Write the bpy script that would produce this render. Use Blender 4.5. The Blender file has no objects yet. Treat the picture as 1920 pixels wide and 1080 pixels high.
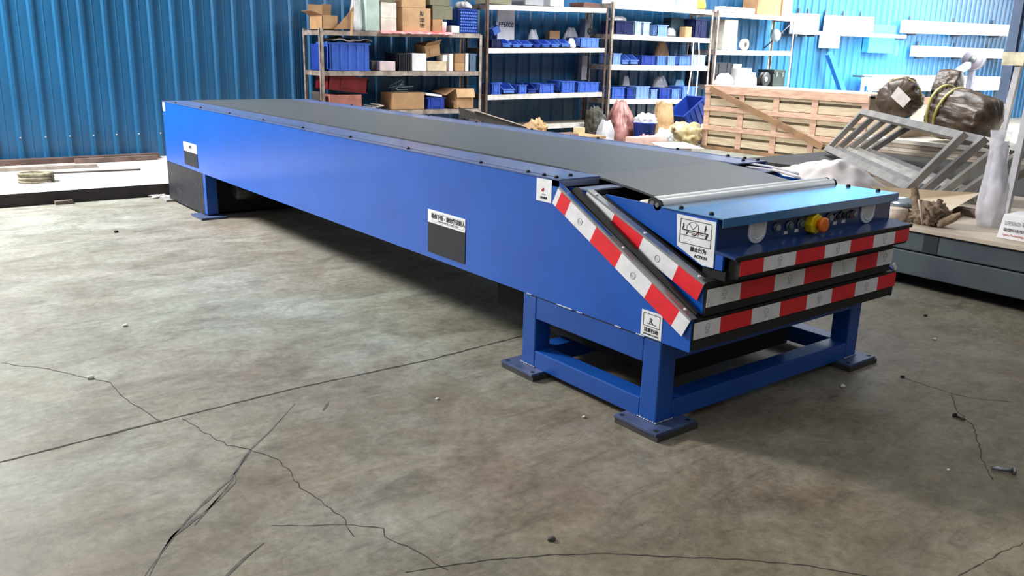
import bpy, bmesh, math, random
from mathutils import Vector, Matrix, noise
random.seed(7)
SC = bpy.context.scene
COL = SC.collection
PI = math.pi

# ------------------------------------------------------------------ camera
F_PX = 1593.49
CAM = Vector((8.9613, -2.5637, 1.55))
YAW, PITCH, ROLL = math.radians(51.7803), math.radians(15.4761), math.radians(1.5458)
_f0 = Vector((-math.sin(YAW), math.cos(YAW), 0)); _r0 = Vector((math.cos(YAW), math.sin(YAW), 0)); _u0 = Vector((0, 0, 1))
FWD = _f0*math.cos(PITCH) - _u0*math.sin(PITCH)
_up = _u0*math.cos(PITCH) + _f0*math.sin(PITCH)
RGT = _r0*math.cos(ROLL) + _up*math.sin(ROLL)
UPV = _up*math.cos(ROLL) - _r0*math.sin(ROLL)
cam_data = bpy.data.cameras.new('camera'); cam = bpy.data.objects.new('camera', cam_data); COL.objects.link(cam)
cam_data.sensor_width = 36; cam_data.lens = F_PX*36/1920; cam_data.clip_end = 200
cam.matrix_world = Matrix(((RGT.x, UPV.x, -FWD.x, CAM.x), (RGT.y, UPV.y, -FWD.y, CAM.y), (RGT.z, UPV.z, -FWD.z, CAM.z), (0, 0, 0, 1)))
SC.camera = cam

def P(ax, val, px, py):
    """survey helper: the point of the plane ax = val (metres) sighted at a photo pixel"""
    r = RGT*((px-960)/F_PX) - UPV*((py-540)/F_PX) + FWD
    i = 'xyz'.index(ax)
    return CAM + r*((val-CAM[i])/r[i])

# ------------------------------------------------------------------ materials
def lin(c):
    if isinstance(c, str):
        c = c.lstrip('#'); c = [int(c[i:i+2], 16)/255 for i in (0, 2, 4)]
    return [x/12.92 if x <= .04045 else ((x+.055)/1.055)**2.4 for x in c]
_M = {}
def mat(name, col, rough=.5, metal=0., var=.06, scale=8., bump=0., coat=0., col2=None, spec=.5, stretch=(1, 1, 1), alpha=1., detail=5.):
    if name in _M: return _M[name]
    m = bpy.data.materials.new(name); m.use_nodes = True
    nt = m.node_tree; b = nt.nodes['Principled BSDF']
    c = lin(col)
    tc = nt.nodes.new('ShaderNodeTexCoord'); mp = nt.nodes.new('ShaderNodeMapping'); mp.inputs['Scale'].default_value = stretch
    nt.links.new(tc.outputs['Object'], mp.inputs['Vector'])
    no = nt.nodes.new('ShaderNodeTexNoise'); no.inputs['Scale'].default_value = scale; no.inputs['Detail'].default_value = detail
    nt.links.new(mp.outputs['Vector'], no.inputs['Vector'])
    r = nt.nodes.new('ShaderNodeValToRGB'); nt.links.new(no.outputs['Fac'], r.inputs['Fac'])
    if col2 is None:
        a = [max(0, x*(1-var*2.2)) for x in c]; d = [min(1, x*(1+var*2.2)) for x in c]
    else:
        a = c; d = lin(col2)
    r.color_ramp.elements[0].position = .35; r.color_ramp.elements[1].position = .65
    r.color_ramp.elements[0].color = (*a, 1); r.color_ramp.elements[1].color = (*d, 1)
    nt.links.new(r.outputs['Color'], b.inputs['Base Color'])
    b.inputs['Roughness'].default_value = rough; b.inputs['Metallic'].default_value = metal
    b.inputs['Specular IOR Level'].default_value = spec
    b.inputs['Coat Weight'].default_value = coat; b.inputs['Coat Roughness'].default_value = .12
    b.inputs['Alpha'].default_value = alpha
    if bump:
        bp = nt.nodes.new('ShaderNodeBump'); bp.inputs['Strength'].default_value = bump; bp.inputs['Distance'].default_value = .02
        nt.links.new(no.outputs['Fac'], bp.inputs['Height']); nt.links.new(bp.outputs['Normal'], b.inputs['Normal'])
    _M[name] = m
    return m

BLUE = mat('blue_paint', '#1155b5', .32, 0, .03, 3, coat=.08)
BLUE_D = mat('blue_paint_frame', '#124c9f', .38, 0, .03, 4, coat=.05)
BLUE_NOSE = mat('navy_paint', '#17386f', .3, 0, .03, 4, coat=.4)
BLUE_TOP = mat('blue_cover_sheen', '#3a7db4', .25, 0, .04, 5, coat=1.0)  # base colour lightened to imitate the reflection on the nose cover
FLANGE = mat('grey_blue_flange', '#5a6c9a', .38, .25, .06, 6, coat=.3)
BELT = mat('belt_rubber', '#484c4d', .40, 0, .05, 30, bump=.03)
BLACK = mat('black_plate', '#101216', .55, 0, .1, 9)
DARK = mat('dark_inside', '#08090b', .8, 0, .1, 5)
BASEBLK = mat('black_scuffed_plate', '#14161b', .5, 0, .1, 3, col2='#262830', bump=.05)
SOOT = mat('dark_rubber_lip', '#1f1e1c', .6, 0, .1, 12)
ALU = mat('aluminium', '#a9abad', .38, .75, .05, 18)
RED_T = mat('red_reflective_tape', '#ee2634', .4, 0, .03, 20)
WHT_T = mat('white_reflective_tape', '#f1f0f2', .4, 0, .03, 20)
STK = mat('sticker_white', '#f0f1f2', .5, 0, .02, 15)
INK = mat('ink_black', '#15161a', .6, 0, .05, 20)
INKG = mat('ink_grey', '#8d8f98', .6, 0, .05, 20)
INKR = mat('ink_red', '#c22a32', .6, 0, .05, 20)
ROLLW = mat('white_roller', '#fafaf8', .45, 0, .01, 8)
CREAM = mat('cream_roller', '#e5ddc8', .5, 0, .04, 12)
STEEL = mat('steel', '#8b8e93', .35, .8, .08, 20)
WELD = mat('weld_silver', '#b4b9c2', .4, .5, .1, 60)
PLATE = mat('foot_plate_paint', '#4a587c', .45, .2, .12, 10)
SHIM = mat('shim_board', '#3a3936', .7, 0, .12, 12)

# ------------------------------------------------------------------ mesh builders
class MB:
    def __init__(s): s.v = []; s.f = []; s.smooth = []
    def add(s, vs, fs, smooth=False):
        n = len(s.v); s.v += [tuple(v) for v in vs]
        for f in fs: s.f.append([i+n for i in f]); s.smooth.append(smooth)
        return s
    def box(s, x0, y0, z0, x1, y1, z1):
        if x0 > x1: x0, x1 = x1, x0
        if y0 > y1: y0, y1 = y1, y0
        if z0 > z1: z0, z1 = z1, z0
        return s.add([(x0,y0,z0),(x1,y0,z0),(x1,y1,z0),(x0,y1,z0),(x0,y0,z1),(x1,y0,z1),(x1,y1,z1),(x0,y1,z1)],
                     [(0,3,2,1),(4,5,6,7),(0,1,5,4),(1,2,6,5),(2,3,7,6),(3,0,4,7)])
    def hexa(s, p):   # 8 points: bottom 4 then top 4
        return s.add(p, [(0,3,2,1),(4,5,6,7),(0,1,5,4),(1,2,6,5),(2,3,7,6),(3,0,4,7)])
    def slab(s, q, th):   # quad with thickness along its normal (downward/back)
        q = [Vector(v) for v in q]; n = (q[1]-q[0]).cross(q[3]-q[0]).normalized()*th
        return s.hexa([v-n for v in q]+q)
    def prism(s, poly, ax, a, b):   # poly in the two other axes, extruded along ax from a to b
        n = len(poly)
        def mk(p, t):
            return {'x': (t, p[0], p[1]), 'y': (p[0], t, p[1]), 'z': (p[0], p[1], t)}[ax]
        vs = [mk(p, a) for p in poly]+[mk(p, b) for p in poly]
        return s.add(vs, [tuple(range(n-1, -1, -1)), tuple(range(n, 2*n))]+[(i, (i+1) % n, n+(i+1) % n, n+i) for i in range(n)])
    def beam(s, a, b, w, h, up=(0, 0, 1)):   # rectangular bar a->b
        a, b = Vector(a), Vector(b); d = (b-a).normalized(); u = Vector(up)
        if abs(d.dot(u)) > .98: u = Vector((0, 1, 0))
        r = d.cross(u).normalized(); u = r.cross(d)
        o = [r*(-w/2)-u*(h/2), r*(w/2)-u*(h/2), r*(w/2)+u*(h/2), r*(-w/2)+u*(h/2)]
        vs = [a+x for x in o]+[b+x for x in o]
        return s.add(vs, [(3,2,1,0),(4,5,6,7)]+[(i, (i+1) % 4, 4+(i+1) % 4, 4+i) for i in range(4)])
    def tube(s, pts, r, n=10, cap=True, closed=False):
        pts = [Vector(p) for p in pts]; N = len(pts); rs = r if isinstance(r, (list, tuple)) else [r]*N
        rings = []; prev = None
        for i, p in enumerate(pts):
            t = (pts[(i+1) % N]-pts[i-1]) if (closed or 0 < i < N-1) else (pts[1]-pts[0] if i == 0 else pts[-1]-pts[-2])
            t = t.normalized() if t.length > 1e-9 else Vector((0, 0, 1))
            if prev is None:
                u = Vector((0, 0, 1)) if abs(t.z) < .9 else Vector((1, 0, 0))
                u = (u-t*u.dot(t)).normalized()
            else:
                u = prev-t*prev.dot(t); u = u.normalized()
            prev = u; w = t.cross(u)
            rings.append([p+(u*math.cos(2*PI*k/n)+w*math.sin(2*PI*k/n))*rs[i] for k in range(n)])
        vs = [v for R in rings for v in R]; fs = []
        for i in range(N if closed else N-1):
            j = (i+1) % N
            for k in range(n): fs.append((i*n+k, i*n+(k+1) % n, j*n+(k+1) % n, j*n+k))
        s.add(vs, fs, True)
        if cap and not closed:
            b = len(s.v)-len(vs)
            s.f.append([b+k for k in range(n-1, -1, -1)]); s.smooth.append(False)
            s.f.append([b+(N-1)*n+k for k in range(n)]); s.smooth.append(False)
        return s
    def cyl(s, a, b, r, n=20): return s.tube([a, b], r, n)
    def lathe(s, prof, n=24, loc=(0, 0, 0), axis='z', smooth=True):   # prof: (r, h)
        vs = []; L = Vector(loc)
        for r, h in prof:
            for k in range(n):
                c, q = r*math.cos(2*PI*k/n), r*math.sin(2*PI*k/n)
                vs.append(L+Vector({'z': (c, q, h), 'x': (h, c, q), 'y': (c, h, q)}[axis]))
        fs = []
        for i in range(len(prof)-1):
            for k in range(n): fs.append((i*n+k, i*n+(k+1) % n, (i+1)*n+(k+1) % n, (i+1)*n+k))
        s.add(vs, fs, smooth)
        b = len(s.v)-len(vs)
        s.f.append([b+k for k in range(n)]); s.smooth.append(False)
        s.f.append([b+(len(prof)-1)*n+k for k in range(n)]); s.smooth.append(False)
        return s
    def grid(s, fn, nu, nv, smooth=True):
        vs = [fn(i/nu, j/nv) for i in range(nu+1) for j in range(nv+1)]
        fs = [(i*(nv+1)+j, (i+1)*(nv+1)+j, (i+1)*(nv+1)+j+1, i*(nv+1)+j+1) for i in range(nu) for j in range(nv)]
        return s.add(vs, fs, smooth)
    def blob(s, c, size, seed=0, amp=.25, freq=2.2, sub=4, crease=.0, flat=None):
        bm = bmesh.new(); bmesh.ops.create_icosphere(bm, subdivisions=sub, radius=1)
        off = Vector((seed*7.3, seed*3.1, seed*1.7)); c = Vector(c)
        vs = []
        for v in bm.verts:
            d = v.co.normalized()
            k = 1+amp*noise.noise(d*freq+off)+amp*.5*noise.noise(d*freq*2.3+off)
            if crease: k -= crease*abs(noise.noise(d*freq*2.7+off*2))+crease*.6*abs(noise.noise(d*freq*6+off))
            q = Vector((d.x*size[0]*k, d.y*size[1]*k, d.z*size[2]*k))
            if flat is not None and c.z+q.z < flat: q.z = flat-c.z+.001*random.random()
            vs.append(c+q)
        bm.verts.ensure_lookup_table()
        fs = [[v.index for v in f.verts] for f in bm.faces]; bm.free()
        return s.add(vs, fs, True)
    def xf(s, M):
        s.v = [tuple(M @ Vector(v)) for v in s.v]; return s
    def build(s, name, m, parent=None, bevel=0., solid=0., recalc=True):
        me = bpy.data.meshes.new(name); me.from_pydata(s.v, [], s.f)
        for p, sm in zip(me.polygons, s.smooth): p.use_smooth = sm
        if recalc:
            bm = bmesh.new(); bm.from_mesh(me); bmesh.ops.recalc_face_normals(bm, faces=bm.faces); bm.to_mesh(me); bm.free()
        me.materials.append(m)
        o = bpy.data.objects.new(name, me); COL.objects.link(o)
        if parent is not None: 
            o.parent = parent
            if parent.type == 'EMPTY' or parent.location.length > 0: o.matrix_parent_inverse = Matrix.Translation(-parent_world(parent))
        if bevel:
            b = o.modifiers.new('bevel', 'BEVEL'); b.width = bevel; b.segments = 2; b.limit_method = 'ANGLE'; b.angle_limit = math.radians(50)
        if solid:
            so = o.modifiers.new('solid', 'SOLIDIFY'); so.thickness = solid
        return o

def parent_world(o):
    v = Vector((0, 0, 0))
    while o is not None: v += o.location; o = o.parent
    return v

def tag(o, label=None, cat=None, group=None, kind=None):
    if label: o['label'] = label
    if cat: o['category'] = cat
    if group: o['group'] = group
    if kind: o['kind'] = kind
    return o
def thing(name, loc, label, cat, group=None):
    o = bpy.data.objects.new(name, None); COL.objects.link(o); o.location = loc; o.empty_display_size = .1
    return tag(o, label, cat, group)

_dg = None
def text_mb(txt, size, org, right, up, align='LEFT', ext=0.0006, bold=0.0):
    """lettering as a mesh on the plane (org, right, up)"""
    cu = bpy.data.curves.new('lettering', 'FONT'); cu.body = txt; cu.size = size; cu.align_x = align; cu.extrude = ext; cu.offset = bold
    cu.resolution_u = 3
    ob = bpy.data.objects.new('lettering', cu); COL.objects.link(ob)
    dg = bpy.context.evaluated_depsgraph_get(); me = bpy.data.meshes.new_from_object(ob.evaluated_get(dg))
    r, u = Vector(right).normalized(), Vector(up).normalized(); n = r.cross(u); o = Vector(org)
    mb = MB(); mb.add([o+r*v.co.x+u*v.co.y+n*v.co.z for v in me.vertices], [list(p.vertices) for p in me.polygons])
    bpy.data.objects.remove(ob); bpy.data.curves.remove(cu); bpy.data.meshes.remove(me)
    return mb
def line_on(mb, pts, w, org, r, u, th=.0006):
    """thin strokes on a plane"""
    r, u, org = Vector(r), Vector(u), Vector(org); n = r.cross(u)
    for a, b in zip(pts, pts[1:]):
        A = org+r*a[0]+u*a[1]; B = org+r*b[0]+u*b[1]
        mb.beam(A+n*th*.5, B+n*th*.5, w, th, up=n)
    return mb
WORLD_K, KEY_K, ROOF_K, ROOF2_K, END_FILL_K, EXPO = .50, 1200, 9000, 1100, 1400, 0.0
# ------------------------------------------------------------------ telescopic belt conveyor
W = 1.552; T = .99; BZ = .405; X1 = 6.868
conv = thing('telescopic_conveyor', (3.4, .776, 0), 'long blue telescopic belt conveyor with grey belt and red and white striped nose', 'conveyor')
def pt(name, mb, m, parent=conv, **k): return mb.build(name, m, parent, **k)

# outer stage: two side panels with a slanted front end
side = [(0, BZ), (0, T), (6.03, T), (6.05, .972), (X1, .54), (X1, BZ)]
pn = pt('side_panel', MB().prism(side, 'y', 0, .012), BLUE)
pt('side_panel', MB().prism(side, 'y', W-.012, W), BLUE)
pt('tail_panel', MB().box(-.012, 0, BZ, 0, W, T), BLUE)
pt('inner_body', MB().prism([(.01, BZ+.01), (.01, T-.03), (5.98, T-.03), (6.78, .5), (6.78, BZ+.01)], 'y', .014, W-.014), DARK)
# grey-blue flange covers along the belt, screws on them
for y0, y1 in ((-.004, .255), (W-.255, W+.004)):
    fl = pt('flange_cover', MB().box(-.012, y0, T, 6.035, y1, T+.006), FLANGE)
    ys = (y0+.025, y1-.03) if y0 < 0 else (y1-.025, y0+.03)
    sc = [(.35+.72*i, ys[0]) for i in range(8)]+[(5.78, ys[0]), (5.90, ys[0]+.0), (5.99, ys[0]), (5.97, (y0+y1)/2)]
    for x, y in sc: pt('screw', MB().lathe([(.011, 0), (.011, .006), (.007, .011)], 10, (x, y, T+.006)), BLACK, fl)
    pt('flange_seam', MB().box(.0, (y0+.038 if y0 < 0 else y1-.042), T+.0062, 6.03, (y0+.042 if y0 < 0 else y1-.038), T+.0072), DARK, fl)
pt('flange_lip', MB().box(5.985, .0, T-.03, 6.035, .25, T-.001), mat('flange_lip_grey', '#8a97b4', .35, .4, .06, 8))
# belt: flat run, then curving down to the nose rollers
bz = T+.012; prof = [(0.02, bz), (5.55, bz), (5.75, bz-.003), (5.95, bz-.010), (6.12, bz-.024), (6.28, bz-.042), (6.40, bz-.058), (6.475, bz-.078), (6.49, bz-.105)]
pr2 = prof+[(x-.004, z-.010) for x, z in reversed(prof)]
bl = MB()
n = len(prof)
for i in range(n-1):
    a, b, c, d = prof[i], prof[i+1], (prof[i+1][0], prof[i+1][1]-.01), (prof[i][0], prof[i][1]-.01)
    y0 = .275; y1 = W-.255
    bl.hexa([(d[0], y0, d[1]), (c[0], y0, c[1]), (c[0], y1, c[1]), (d[0], y1, d[1]), (a[0], y0, a[1]), (b[0], y0, b[1]), (b[0], y1, b[1]), (a[0], y1, a[1])])
pt('belt', bl, BELT)

# hatches with the notice plates above them
def hatch(x0, x1, z0, z1, zl0, zl1, txt, sub):
    h = pt('hatch', MB().box(x0, -.003, z0, x1, .001, z1), mat('hatch_black', '#191d24', .55, 0, .08, 8))
    lb = pt('notice_plate', MB().box(x0, -.004, zl0, x1, .0, zl1), STK); lb['label'] = 'white notice plate with black lettering above a hatch'
    hh = zl1-zl0; w = x1-x0
    fr = MB(); line_on(fr, [(w*.13, hh*.14), (w*.97, hh*.14), (w*.97, hh*.82), (w*.13, hh*.82), (w*.13, hh*.14)], .0015, (x0, -.0042, zl0), (1, 0, 0), (0, 0, 1))
    pt('border', fr, INKG, lb)
    pt('lettering', text_mb(txt, hh*.42, (x0+w*.55, -.0046, zl0+hh*.42), (1, 0, 0), (0, 0, 1), 'CENTER', bold=.0006), INK, lb)
    pt('lettering', text_mb(sub, hh*.17, (x0+w*.55, -.0046, zl0+hh*.2), (1, 0, 0), (0, 0, 1), 'CENTER'), INKG, lb)
hatch(4.92, 5.29, .438, .618, .612, .685, '检修下陷 - 请勿攀登踏入', 'MAINTENANCE PIT, DO NOT CLIMB')
hatch(.575, .955, .438, .566, .57, .652, '检修口', 'INSPECTION')
tl = pt('label_sticker', MB().box(.0, -.002, .90, .07, 0, .985), STK)
# small notice stickers on the side
def sticker(x0, x1, z0, z1, y, kind):
    s = pt('warning_sticker', MB().box(x0, y-.002, z0, x1, y, z1), STK)
    o = (x0, y-.0024, z0); R, U = (1, 0, 0), (0, 0, 1); w, h = x1-x0, z1-z0
    if kind == 'tall':
        m = MB()
        line_on(m, [(w*.36, h*.47), (w*.42, h*.56), (w*.5, h*.58), (w*.46, h*.46), (w*.36, h*.47)], .006, o, R, U)
        pt('pictogram', m, INKR, s)
        pt('lettering', text_mb('请勿触摸', h*.12, (x0+w*.5, y-.0026, z0+h*.13), R, U, 'CENTER'), INK, s)
        pt('lettering', text_mb('DANGER', h*.06, (x0+w*.5, y-.0026, z0+h*.30), R, U, 'CENTER'), INKG, s)
    if kind == 'low':
        m = MB()
        line_on(m, [(w*.1, h*.42), (w*.9, h*.42), (w*.9, h*.9), (w*.1, h*.9), (w*.1, h*.42)], .0022, o, R, U)
        line_on(m, [(w*.42, h*.52), (w*.44, h*.74), (w*.52, h*.72), (w*.48, h*.6), (w*.6, h*.52)], .004, o, R, U)
        line_on(m, [(w*.3, h*.52), (w*.75, h*.52)], .0022, o, R, U)
        pt('pictogram', m, INK, s)
        pt('lettering', text_mb('注意行动', h*.18, (x0+w*.5, y-.0026, z0+h*.2), R, U, 'CENTER', bold=.0004), INK, s)
        pt('lettering', text_mb('WARNING ACTION', h*.085, (x0+w*.5, y-.0026, z0+h*.07), R, U, 'CENTER'), INK, s)
    return s
sticker(5.875, 5.985, .878, .985, 0, 'tall')
sticker(6.6, 6.716, .41, .522, 0, 'low')

# striped guard strips: an aluminium angle with red and white reflective tape
def guard(a, b, y, dep, wid, segs, first, lab, seal=0):
    """along the slanted side end a->b in the xz plane; face on plane y (outward -y)"""
    A, B = Vector((a[0], 0, a[1])), Vector((b[0], 0, b[1])); d = (B-A); L = d.length; d.normalize(); nrm = Vector((-d.z, 0, d.x)); dn = -nrm
    g = MB(); Y = Vector((0, 1, 0)); t = .004
    P0 = A+Y*y; 
    def q(u, v, w): return A+d*u+dn*v+Vector((0, y+w, 0))
    g.hexa([q(0, 0, 0), q(L, 0, 0), q(L, wid, 0), q(0, wid, 0), q(0, 0, t), q(L, 0, t), q(L, wid, t), q(0, wid, t)])
    g.hexa([q(0, -t, 0), q(L, -t, 0), q(L, -t, dep), q(0, -t, dep), q(0, 0, 0), q(L, 0, 0), q(L, 0, dep), q(0, 0, dep)])
    o = pt('guard_strip', g, ALU); o['label'] = lab
    if seal: pt('edge_seal', MB().hexa([q(.02, .03, dep+.004), q(L-.015, .03, dep+.004), q(L-.015, .03, dep+.022), q(.02, .03, dep+.022), q(.06, -seal*.75, dep+.004), q(L-.015, -seal*.3, dep+.004), q(L-.015, -seal*.3, dep+.022), q(.06, -seal*.75, dep+.022)]), SOOT)
    u = 0
    for i, s in enumerate(segs):
        c = (i+first) % 2; u1 = u+s*L
        m = MB().hexa([q(u, .006, -.001), q(u1, .006, -.001), q(u1, wid, -.001), q(u, wid, -.001), q(u, .006, 0), q(u1, .006, 0), q(u1, wid, 0), q(u, wid, 0)])
        tp = pt('reflective_tape', m, RED_T if c else WHT_T, o); tp['label'] = 'red reflective tape' if c else 'white reflective tape'
        if not c and s > .1:
            cc = q((u+u1)/2, wid*.55, -.0016); k = MB()
            ring = [cc+d*(.014*math.cos(2*PI*j/16))+dn*(.014*math.sin(2*PI*j/16)) for j in range(16)]
            k.tube(ring, .0009, 4, closed=True); k.beam(cc-d*.008, cc+d*.008, .001, .001); k.beam(cc-d*.008+dn*.005, cc+d*.008+dn*.005, .001, .001)
            pt('tape_mark', k, INKG, o)
        u = u1
    for f in (.06, .5, .94):
        c = A+d*(L*f)+nrm*t+Y*(y+dep*.5); rv = MB().lathe([(.007, 0), (.007, .003), (.004, .005)], 10)
        rv.xf(Matrix.Translation(c) @ Vector((0, 0, 1)).rotation_difference(nrm).to_matrix().to_4x4()); pt('rivet', rv, ROLLW, o)
    return o
guard((6.045, .962), (6.872, .545), -.012, .036, .088, (.03, .08, .21, .20, .22, .19, .07), 0, 'lower striped aluminium guard strip on the outer stage', .05)
# second stage
Y2 = .066
s2 = [(5.6, .60), (5.6, .955), (6.16, .955), (6.86, .672), (6.865, .555), (6.5, .50)]
pt('second_stage_plate', MB().prism(s2, 'y', Y2, Y2+.01), BLUE)
pt('second_stage_plate', MB().prism(s2, 'y', W-Y2-.01, W-Y2), BLUE)
pt('second_stage_body', MB().prism([(5.5, .56), (5.5, .925), (6.12, .925), (6.8, .63), (6.8, .56)], 'y', Y2+.012, W-Y2-.012), DARK)
pt('second_stage_flange', MB().box(6.09, Y2-.005, .955, 6.165, .29, .962), mat('flange_lip_grey', '#8a97b4'))
pt('second_stage_flange', MB().box(6.05, W-.29, .955, 6.165, W-Y2+.005, .962), mat('flange_lip_grey', '#8a97b4'))
guard((6.165, .958), (6.868, .682), Y2-.010, .036, .08, (.26, .255, .29, .195), 0, 'upper striped aluminium guard strip on the second stage', .008)

# front bumpers of the stages: black lip with striped tape
def bumper(x, y0, y1, z0, z1, lip0, lip1, segs, first, lab):
    o = pt('front_bumper', MB().prism([(x-.05, lip0), (x, lip0+.012), (x, z0), (x+.006, z0), (x+.006, z1), (x, z1), (x, lip1-.01), (x-.05, lip1)], 'y', y0, y1), SOOT); o['label'] = lab
    y = y0; tot = y1-y0
    for i, s in enumerate(segs):
        c = (i+first) % 2; yb = y+s*tot
        tp = pt('reflective_tape', MB().box(x+.0055, y, z0+.002, x+.0075, yb, z1-.002), RED_T if c else WHT_T, o); tp['label'] = 'red reflective tape' if c else 'white reflective tape'
        if not c:
            cc = Vector((x+.0078, (y+yb)/2, (z0+z1)/2)); k = MB()
            k.tube([cc+Vector((0, .014*math.cos(2*PI*j/16), .008+.014*math.sin(2*PI*j/16))) for j in range(16)], .0009, 4, closed=True)
            for dz in (-.012, -.018, .006): k.beam(cc+Vector((0, -.011, dz)), cc+Vector((0, .011, dz)), .001, .0014)
            pt('tape_mark', k, INKG, o)
        y = yb
    return o
bumper(6.872, .006, W-.006, .458, .532, .40, .548, (.105, .135, .13, .13, .13, .13, .13, .11), 0, 'lowest striped front bumper on the outer stage')
bumper(6.872, Y2+.002, W-Y2-.002, .584, .662, .535, .70, (.15, .165, .155, .15, .145, .135, .10), 0, 'middle striped front bumper on the second stage')
tip = pt('corner_tip', MB().beam((6.872, W-.03, .575), (6.872, W-.004, .545), .006, .02), WHT_T)
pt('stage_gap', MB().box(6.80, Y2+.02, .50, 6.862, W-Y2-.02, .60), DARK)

# nose unit: control box with top cover, handles, buttons, white rollers
NY0, NY1 = .118, W-.118
nose = pt('nose_unit', MB().prism([(6.22, .935), (6.22, .945), (6.855, .938), (6.862, .735), (6.80, .733)], 'y', NY0, NY0+.008), BLUE); nose['label'] = 'blue nose unit with control panel'
pt('nose_side', MB().prism([(6.22, .935), (6.22, .945), (6.855, .938), (6.862, .735), (6.80, .733)], 'y', NY1-.008, NY1), BLUE, nose)
pt('nose_core', MB().prism([(6.50, .86), (6.50, .92), (6.84, .92), (6.84, .74), (6.76, .74)], 'y', NY0+.01, NY1-.01), DARK, nose)
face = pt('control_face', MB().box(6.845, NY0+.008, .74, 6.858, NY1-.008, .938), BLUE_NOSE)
cov = pt('top_cover', MB().prism([(6.565, .938), (6.565, .944), (6.89, .944), (6.89, .905), (6.886, .905), (6.886, .938)], 'y', NY0-.006, NY1+.006), BLUE_TOP, bevel=.002)
for x in (6.64, 6.80):
    for y in (NY0+.03, NY1-.03): pt('screw', MB().lathe([(.011, 0), (.011, .006), (.007, .011)], 10, (x, y, .944)), BLACK, cov)
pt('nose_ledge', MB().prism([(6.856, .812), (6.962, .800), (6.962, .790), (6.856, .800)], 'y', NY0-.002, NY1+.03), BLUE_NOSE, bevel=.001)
pt('ledge_edge', MB().box(6.955, NY0+.0, .786, 6.966, NY1+.03, .802), BLACK)
bumper(6.962, .142, W-.118, .722, .785, .70, .79, (.115, .17, .165, .155, .15, .145, .10), 1, 'uppermost striped bumper below the control panel')
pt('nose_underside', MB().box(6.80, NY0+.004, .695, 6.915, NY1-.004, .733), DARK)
pt('ledge_bracket', MB().box(6.856, NY0+.0, .735, 6.90, NY0+.012, .80), BLUE)

def on_face(px, py): 
    v = P('x', 6.858, px, py); return v.y, v.z
def handle(px, py):
    y, z = on_face(px, py); w, h = .058, .094
    pr = [(-w, h*.5), (w, h*.5)]+[(w*math.cos(a), -h*.02-h*.5*math.sin(a)) for a in [PI*i/12 for i in range(13)]]
    o = pt('pull_handle', MB().prism([(y+a, z+b) for a, b in pr], 'x', 6.857, 6.866), mat('handle_white', '#f6f6f8', .35, 0, .03, 10), bevel=.002); o['label'] = 'white recessed pull handle'
    pt('recess', MB().prism([(y+a*.68, z+b*.68+.004) for a, b in pr], 'x', 6.8655, 6.8675), mat('recess_grey', '#dcdbda', .5, 0, .06, 12), o)
    pt('rim', MB().tube([Vector((6.866, y+a*.72, z+b*.72+.004)) for a, b in pr], .004, 6, closed=True), mat('handle_white', '#f6f6f8'), o)
handle(1418, 434); handle(1625, 399)
def button(px, py, r, col, name='push_button', lab=None, ring=True):
    y, z = on_face(px, py)
    o = pt(name, MB().lathe([(r, 0), (r, .007), (r*.9, .010)], 20, (6.858, y, z), 'x'), STEEL if ring else col)
    if lab: o['label'] = lab
    pt('button_cap', MB().lathe([(r*.72, .010), (r*.72, .018), (r*.5, .020)], 20, (6.858, y, z), 'x'), col, o)
    return o
GREY = mat('grey_button', '#8f9196', .45, 0, .05, 20); GRN = mat('green_button', '#4f6f66', .4, 0, .05, 20); BRN = mat('dark_red_button', '#6a3a3f', .4, 0, .05, 20)
button(1454, 426, .020, GREY, lab='grey round push button'); button(1478, 423, .022, GRN, lab='greenish push button'); button(1499, 419, .022, GRN, lab='greenish push button beside the emergency stop')
y, z = on_face(1520, 418)
es = pt('emergency_stop', MB().lathe([(.046, 0), (.046, .03), (.042, .034)], 8, (6.858, y, z), 'x', smooth=False), mat('yellow_plastic', '#f2d512', .35, 0, .03, 10)); es['label'] = 'yellow emergency stop housing with orange cap'
pt('stop_cap', MB().lathe([(.02, .034), (.02, .05), (.034, .054), (.034, .064), (.026, .07)], 18, (6.858, y+.008, z), 'x'), mat('orange_cap', '#e8741c', .35, 0, .04, 10), es)
button(1553, 408, .022, GREY, lab='grey push button right of the emergency stop'); button(1566, 406, .017, BLACK, lab='black selector switch'); button(1577, 403, .019, BLACK, lab='black push button'); button(1590, 404, .016, BRN, lab='dark red push button'); button(1598, 401, .020, GREY, lab='pale grey push button')
for px, py in ((1473, 436), (1493, 432), (1547, 422), (1565, 418), (1581, 415)):
    y, z = on_face(px, py); pt('button_tag', MB().box(6.857, y-.014, z-.007, 6.8595, y+.014, z+.007), STK)
# nose warning plate on the side
np0 = (6.655, NY0-.003, .742); nw, nh = .198, .178
pl = pt('warning_plate', MB().prism([(6.648, .926), (6.853, .924), (6.858, .738), (6.80, .738), (6.662, .795)], 'y', NY0-.003, NY0), STK); pl['label'] = 'white warning plate with a line drawing of a conveyor'
m = MB(); R, U = (1, 0, 0), (0, 0, 1); o = (6.66, NY0-.0034, .738); w, h = .19, .186
def LN(pts, wd=.0014, mm=None): line_on(mm or m, [(a*w, b*h) for a, b in pts], wd, o, R, U)
LN([(.07, .40), (.92, .40), (.92, .93), (.07, .93), (.07, .40)], .0022)
LN([(.07, .58), (.92, .58)], .002); LN([(.12, .70), (.84, .70)], .004); LN([(.22, .66), (.84, .66)], .0016)
LN([(.24, .60), (.30, .69)], .005); LN([(.78, .59), (.82, .70)], .008); LN([(.40, .62), (.50, .62), (.56, .69)], .003)
LN([(.13, .72), (.16, .78), (.15, .84)], .006); LN([(.74, .72), (.76, .80), (.76, .88)], .005); LN([(.73, .80), (.79, .81)], .003)
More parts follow.
